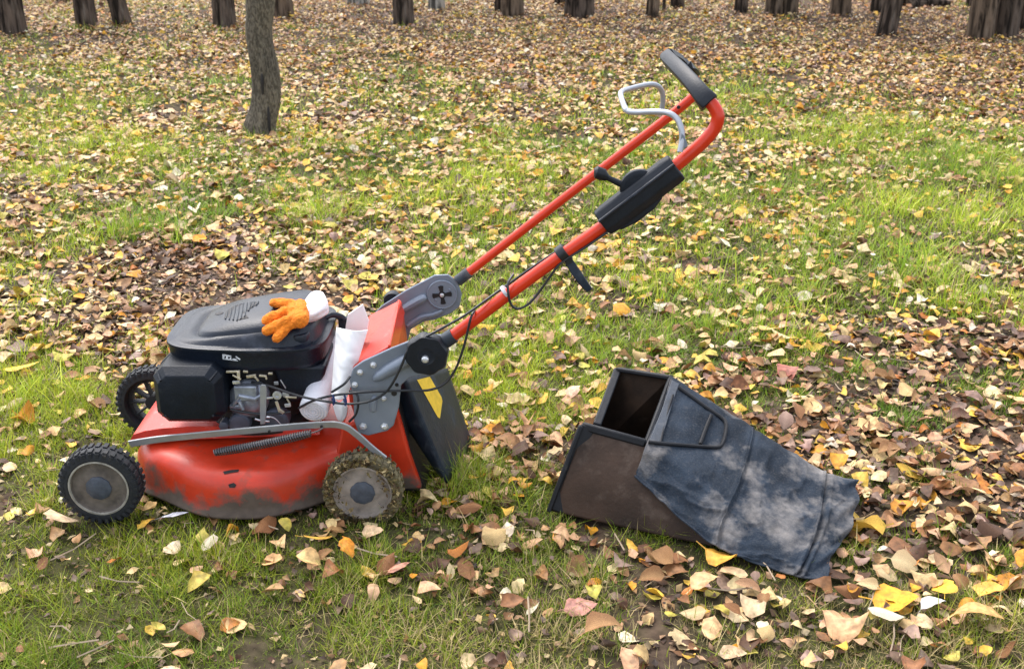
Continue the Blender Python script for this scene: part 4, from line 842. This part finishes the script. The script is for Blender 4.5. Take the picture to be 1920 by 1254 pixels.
bx([(456, 696), (465, 697)], .003, 2.19); bx([(462, 706), (480, 704)], .0045, 2.192); bx([(478, 706), (485, 714)], .003, 2.188); bx([(486, 704), (500, 705)], .003, 2.186); bx([(498, 704), (500, 711)], .0025, 2.184)
bx([(503, 700), (511, 700)], .003, 2.186); bx([(500, 746), (512, 745)], .0028, 2.18, 'pin', 'bolt'); bx([(518, 752), (525, 772)], .0045, 2.178); bx([(524, 768), (532, 774)], .005, 2.176); bx([(535, 744), (556, 745)], .0028, 2.178, 'pin'); bx([(538, 747), (544, 757)], .002, 2.178)
bx([(534, 760), (545, 759)], .0055, 2.176, 'bolt_head', 'bolt'); bx([(526, 712), (536, 728)], .0012, 2.17, 'rod', 'bar'); bx([(514, 718), (522, 718)], .005, 2.182, 'bolt_head', 'bar')
mb = MB(); mb.lathe(P(520, 740, 2.18), (0, -1, 0), [(.0095, 0), (.0095, .004), (.005, .0045), (.0045, .001)], 20); mb.build('throttle_pulley', M['bolt'], carb)
mb = MB(); mb.lathe(P(536, 738, 2.185), (0, -1, 0), [(.0075, 0), (.0075, .004), (.004, .005)], 16); mb.build('throttle_pulley', M['bar'], carb)
mb = MB(); mb.tube(curve([P(500, 780, 2.18), P(515, 784, 2.18), P(527, 796, 2.18)], 10), .0011, 5); mb.tube(curve([P(478, 785, 2.18), P(488, 788, 2.18), P(505, 790, 2.18)], 6), .002, 5); mb.tube(curve([P(500, 782, 2.176), P(506, 782, 2.176)], 4), .0015, 5); mb.build('rod', M['bolt'], carb)
mb = MB(); mb.lathe(P(452, 790, 2.22), (0, -1, 0), [(.0245, -.03), (.0245, .014), (.021, .018), (.001, .018)], 28); mb.build('oil_filler', M['tank'], mower)
mb = MB(); mb.lathe(P(518, 788, 2.23), (0, -1, 0), [(.030, -.03), (.030, .01), (.024, .016), (.001, .016)], 24); mb.build('drain_housing', M['tank'], mower)
mb = MB(); mb.lathe(P(420, 797, 2.2), (0, -1, 0), [(.010, -.02), (.010, .006), (.006, .008)], 14); mb.build('spark_plug_cap', M['tank'], mower)
mb = MB(); mb.prism([P(a, b, 2.24) for a, b in ((532, 702), (575, 712), (572, 735), (540, 728))], (0, .02, 0)); mb.build('shroud_step', M['dark'], mower, bevel=.003)

# ------------------------------------------------------------------ white roll and sheets wedged behind the engine
def roll():
    a, b = P(587, 771, 2.175), P(637, 636, 2.41); L = (b - a).length; d = (b - a).normalized(); root = thing('cloth_roll', a, 'white rolled cloth wedged between engine and red chute, spiral end facing out', 'roll')
    mb = MB(); mb.lathe(a, d, [(.0005, .0015), (.028, 0), (.0305, .003), (.031, .01), (.030, L * .4), (.029, L * .7), (.027, L)], 36, lambda t, r, h: 1 + (.03 * math.sin(3 * t + h * 25) + .015 * math.sin(7 * t - h * 40)) * (1 if h > .002 else 0)); mb.build('cloth', M['white'], root, sharp=50)
    e1 = d.orthogonal().normalized(); e2 = d.cross(e1); mb = MB(); sp = []
    for i in range(110): t = i / 109; an = t * 2 * math.pi * 4.2; rr_ = .003 + .025 * t; sp.append(a - d * .001 + e1 * math.cos(an) * rr_ + e2 * math.sin(an) * rr_)
    mb.tube(sp, .0011, 5); mb.build('spiral_edge', M['knit'], root)
roll()
def sheet(pts, label, bend, seed, mat_='paper', cn=8):
    c = pts[0]; root_o = origin
    mb = MB(); g = [[pts[0], (pts[0] + pts[1]) / 2 + bend, pts[1]], [(pts[0] + pts[3]) / 2, sum(pts, Vector()) / 4 + bend * 1.3, (pts[1] + pts[2]) / 2], [pts[3], (pts[3] + pts[2]) / 2 + bend, pts[2]]]
    mb.grid(g, 40, 24); mb.v = [(v[0], v[1] - .010 * abs(float(fbm(np.array([v[0] * 28 + v[2] * 14]), np.array([v[2] * 22.]), 1, 44, 3)[0]) - .5) * 2, v[2]) for v in mb.v]; o = mb.build('sheet', M[mat_], None, solid=.004, sharp=60); tag(o, label, 'sheet'); return o
sheet([P(632, 612, 2.235), P(690, 617, 2.235), P(650, 745, 2.165), P(622, 742, 2.165)], 'tall white sheet standing on end before the red chute', Vector((0, -.014, 0)), 1)
mb = MB(); pts = [P(a, b, 2.30) for a, b in ((648, 612), (652, 590), (680, 571), (686, 588), (692, 602), (684, 640), (660, 690), (640, 690))]
mb.prism(pts, (0, .006, 0)); tag(mb.build('folded_paper', M['paper'], None, bevel=.001), 'pointed white paper sticking up behind the tall white sheet', 'paper')
mb = MB(); mb.grid([[P(625, 745, 2.16), P(636, 755, 2.15), P(648, 745, 2.16)], [P(627, 765, 2.16), P(640, 768, 2.145), P(650, 765, 2.16)], [P(634, 785, 2.165), P(640, 790, 2.16), P(648, 780, 2.165)]], 12, 10)
tag(mb.build('crumpled_tissue', M['white'], None, solid=.004), 'small crumpled white tissue tucked under the cable ties', 'tissue')

# ------------------------------------------------------------------ glove on the cowl
def top(px, py, dz): 
    p = hit(cov_t, px, py, 0, 2.4); q = PZ(px, py, min(max(p.z, .36), .408) + dz); return q
gl = thing('glove', top(545, 590, 0), 'orange knitted work glove with a white cuff lying on the engine cowl', 'glove')
mb = MB()
for pts, ra in ((((566, 578), (540, 572), (514, 569)), .0118), (((566, 586), (532, 588), (500, 600)), .0128), (((566, 594), (534, 606), (501, 620)), .0122), (((560, 600), (540, 614), (519, 634)), .0115)):
    q = [top(a, b, .012) for a, b in pts]
    mid = q[1] + Vector((0, 0, .003)); mb.capsule(q[0], mid, ra * 1.08, ra * .98, 14); mb.capsule(mid, q[2], ra * .98, ra * .88, 14)
mb.capsule(top(563, 576, .014), top(563, 600, .015), .0175, .0175, 14); mb.capsule(top(551, 580, .010), top(549, 602, .010), .014, .014, 14)
hand = mb.build('glove_hand', M['orange'], gl, sharp=180)
m = hand.modifiers.new('r', 'REMESH'); m.mode = 'VOXEL'; m.voxel_size = .0018; m.use_smooth_shade = True
m = hand.modifiers.new('s', 'SMOOTH'); m.iterations = 3
tx = bpy.data.textures.new('knit', 'CLOUDS'); tx.noise_scale = .0045; m = hand.modifiers.new('d', 'DISPLACE'); m.texture = tx; m.strength = .0035; m.mid_level = .5
tx2 = bpy.data.textures.new('wear', 'CLOUDS'); tx2.noise_scale = .02; m = hand.modifiers.new('d2', 'DISPLACE'); m.texture = tx2; m.strength = .006; m.mid_level = .5
mb = MB(); rings = []
st = [((568, 589), .029, .017, .0), ((573, 586), .031, .018, .001), ((580, 581), .040, .021, .003), ((588, 575), .047, .024, .006), ((597, 570), .050, .025, .008), ((605, 567), .047, .022, .009), ((611, 566), .040, .016, .009)]
for k, ((a, b), rw, rh, dz) in enumerate(st):
    c = PZ(a, b, .405 + .006 + dz); ring = []
    d = Vector((.93, .35, 0)); s_ = Vector((-.35, .93, 0)) * 1.0
    for j in range(40):
        t = 2 * math.pi * j / 40; wv = 1 + .05 * math.sin(6 * t + k) + .03 * math.sin(11 * t)
        ring.append(c + s_ * (math.cos(t) * rw * wv) + Vector((0, 0, 1)) * (math.sin(t) * rh * wv))
    rings.append(ring)
mb.loft(rings, (True, True)); cf = mb.build('cuff', M['knit'], gl, solid=.002, sharp=80); cf.modifiers.new('sub', 'SUBSURF').render_levels = 1

# ------------------------------------------------------------------ GRASS CATCHER
bag = thing('grass_catcher', PH(1300, 960), 'dirty blue grey fabric grass catcher bag lying open on the leaves beside the mower', 'grass catcher')
M1, M2, M3, M4 = P(1158, 692, 2.42), P(1258, 708, 2.34), P(1211, 831, 2.135), P(1096, 798, 2.17)
A0 = P(1034, 957, 2.115); B0 = P(1338, 1024, 1.985); A0.z = max(A0.z, .012)
GB = Vector((M1.x - .07, 2.36, .01)); G2 = Vector((M2.x + .02, 2.36, .01))
mb = MB()   # stained base panel facing the camera
mb.grid([[M4, (M4 + M3) / 2 + Vector((0, .0, 0)), M3], [(M4 + A0) / 2 + Vector((0, -.012, 0)), (M4 + A0 + M3 + B0) / 4 + Vector((0, -.010, 0)), (M3 + B0) / 2], [A0, (A0 + B0) / 2 + Vector((0, .005, -.004)), B0]], 24, 30)
pn = mb.build('base_panel', M['brown'], bag, solid=.004)
for nm, quad, m_, th in (('left_wall', [P(1119, 800, 2.195), M1, GB, A0 + Vector((.015, .02, 0))], 'lining', (.003, 0, 0)), ('back_wall', [M1, M2, G2, GB], 'lining', (0, .003, 0)), ('right_wall', [M2 + Vector((.012, 0, 0)), M3 + Vector((.012, 0, 0)), Vector((M3.x + .02, 2.1, .02)), G2], 'lining', (.003, 0, 0))):
    mb = MB(); mb.prism(quad, th); mb.build(nm, M[m_], bag)
mb = MB(); mb.prism([A0 + Vector((0, .01, .004)), Vector((B0.x, B0.y + .03, .012)), Vector((G2.x, G2.y, .012)), GB], (0, 0, .002)); mb.build('floor_panel', M['frame'], bag)
def bar(pts, w, t, nm, m_='frame', up=(0, -1, .3)):
    mb = MB(); mb.tube(pts, 1, section=[(t, w), (t, -w), (-t, -w), (-t, w)], up=up); return mb.build(nm, M[m_], bag, bevel=min(w, t) * .6)
bar([M1, M2], .005, .010, 'mouth_rim'); bar([M1 + Vector((0, 0, -.002)), P(1119, 797, 2.20)], .005, .009, 'mouth_rim', up=(-1, 0, .2)); bar([M4 + Vector((-.006, 0, 0)), M3], .009, .007, 'mouth_rim'); bar([M2, M3 + Vector((0, -.004, 0))], .006, .006, 'mouth_rim', up=(.5, -.3, 1))
bar([M4 + Vector((.012, -.006, -.022)), M3 + Vector((-.012, -.006, -.020))], .004, .004, 'rim_bead')
bar([M4 + Vector((.008, -.003, .002)), A0 + Vector((.012, -.004, 0))], .015, .006, 'side_frame', up=(0, -1, .4)); bar([M4 + Vector((-.008, -.006, .004)), A0 + Vector((-.006, -.006, .002))], .005, .009, 'side_frame', up=(0, -1, .4))
# draped fabric cover: control net, rows along the bag, columns from far ground over the ridge to the near hem
net = [
 [(M2 + Vector((.01, .05, -.20))), M2 + Vector((.003, 0, .0)), P(1240, 768, 2.235), P(1212, 832, 2.125), P(1202, 862, 2.108), P(1190, 892, 2.095)],
 [P(1345, 766, 2.36) - Vector((0, 0, .14)), P(1338, 758, 2.29), P(1315, 830, 2.17), P(1290, 890, 2.075), P(1268, 925, 2.05), P(1252, 950, 2.035)],
 [P(1412, 806, 2.32) - Vector((0, 0, .10)), P(1412, 803, 2.25), P(1392, 875, 2.12), P(1365, 935, 2.04), P(1345, 975, 1.995), P(1332, 1016, 1.962)],
 [P(1480, 850, 2.30) - Vector((0, 0, .07)), P(1478, 845, 2.215), P(1462, 915, 2.09), P(1442, 975, 2.00), P(1425, 1025, 1.945), P(1412, 1052, 1.925)],
 [P(1545, 888, 2.26) - Vector((0, 0, .05)), P(1544, 884, 2.185), P(1538, 935, 2.085), P(1528, 990, 1.99), P(1512, 1040, 1.925), P(1490, 1078, 1.885)],
 [P(1608, 906, 2.22) - Vector((0, 0, .02)), P(1606, 902, 2.165), P(1606, 945, 2.085), P(1590, 1000, 2.01), P(1560, 1040, 1.94), P(1548, 1090, 1.868)]]
nu, nv = 150, 110; gsf = surf(net, nu, nv); rs = random.Random(2); V = []
for i in range(nu):
    for j in range(nv):
        u, v = i / (nu - 1), j / (nv - 1); p = gsf[i][j].copy(); d = 0
        d += .012 * (fbm(np.array([u * 5.]), np.array([v * 3.]), 1, 3, 4)[0] - .5)
        ph = 14 * (v - .55) + 5 * (u - .1); d += .004 * math.sin(ph * 2 + 3 * u) * math.exp(-((u - .16) / .13) ** 2) * min(1, max(0, (v - .45) * 4))
        for uc, am, wd in ((.400, .005, .009), (.425, -.005, .008), (.795, .007, .008), (.818, -.009, .008), (.842, .006, .009)):
            uu = uc + .03 * (v - .5) * (1 if uc < .6 else -.6) + .004 * math.sin(v * 14); d += am * math.exp(-((u - uu) / wd) ** 2) * (.4 + .6 * min(1, v * 2))
        d += .010 * math.sin(v * 34 + 2 * math.sin(u * 20)) * max(0, (u - .84) / .16) * (1 - .4 * v)
        d += .0015 * math.sin(u * 55 + v * 9) * max(0, (v - .85) / .15); d += .010 * (fbm(np.array([u * 16. + v * 5]), np.array([v * 9. - u * 6]), 1, 14, 3)[0] - .5) + .012 * (abs(fbm(np.array([u * 7. + v * 4]), np.array([v * 6.]), 1, 24, 2)[0] - .5))
        rg_ = 1 - 2 * abs(float(fbm(np.array([u * 6. + v * 3.]), np.array([v * 5. - u * 3.]), 1, 61, 3)[0]) - .5); d += .0055 * (max(0, rg_ - .80) / .20) ** 2 * min(1, max(0, u * 3 + v * 2.2 - 1.5))
        p += Vector((.15, -.75, .65)) * d * min(1, v * 5) * min(1, u * 14 + .05); p.z = max(p.z, .010); V.append(p)
mb = MB(); mb.add(V, [(i * nv + j, i * nv + j + 1, (i + 1) * nv + j + 1, (i + 1) * nv + j) for i in range(nu - 1) for j in range(nv - 1)])
fabric = mb.build('fabric_cover', M['fabric'], bag, solid=.002, sharp=120); fab_t = tree_of(mb)
# moulded flange and carrying handle lying on the fabric
mb = MB(); mb.prism([hit(fab_t, a, b, .006) for a, b in ((1260, 712), (1274, 719), (1262, 755), (1238, 833), (1216, 829), (1240, 770))], (0, .004, -.002)); mb.build('moulded_flange', M['framegrey'], bag, bevel=.002)
def rod(px, w=.0042, nm='carry_handle', off=.006):
    mb = MB(); mb.tube(curve([hit(fab_t, a, b, off) for a, b in px], 24), w, 8); return mb.build(nm, M['frame'], bag)
rod([(1273, 726), (1295, 742), (1325, 764), (1352, 782), (1361, 793), (1360, 812), (1354, 832), (1345, 838), (1320, 837), (1280, 834), (1240, 831), (1216, 828)])
rod([(1334, 778), (1325, 800), (1313, 832)]); rod([(1262, 740), (1250, 780), (1238, 830)], .0025)
def seam(u, sh):
    i = int(u * (nu - 1)); q = [Vector(V[int((u + sh * (j / (nv - 1) - .5)) * (nu - 1)) * nv + j]) + Vector((.1, -.7, .7)) * .0015 for j in range(8, nv - 1, 3)]
    mb = MB(); mb.tube(curve(q, 60), .0022, 6); mb.build('seam_piping', M['fabric'], bag)
seam(.41, .03); seam(.805, -.018)
hq = [Vector(V[i * nv + nv - 1]) + Vector((0, -.001, .001)) for i in range(0, nu, 3)]; mb = MB(); mb.tube(curve(hq, 90), .0024, 6); mb.build('hem', M['fabric'], bag)
# eyelet in the tail
mb = MB(); mb.lathe(hit(fab_t, 1572, 1015, .002), (.1, -.8, .6), [(.005, 0), (.005, .001)], 12); mb.build('eyelet', M['dark'], bag)
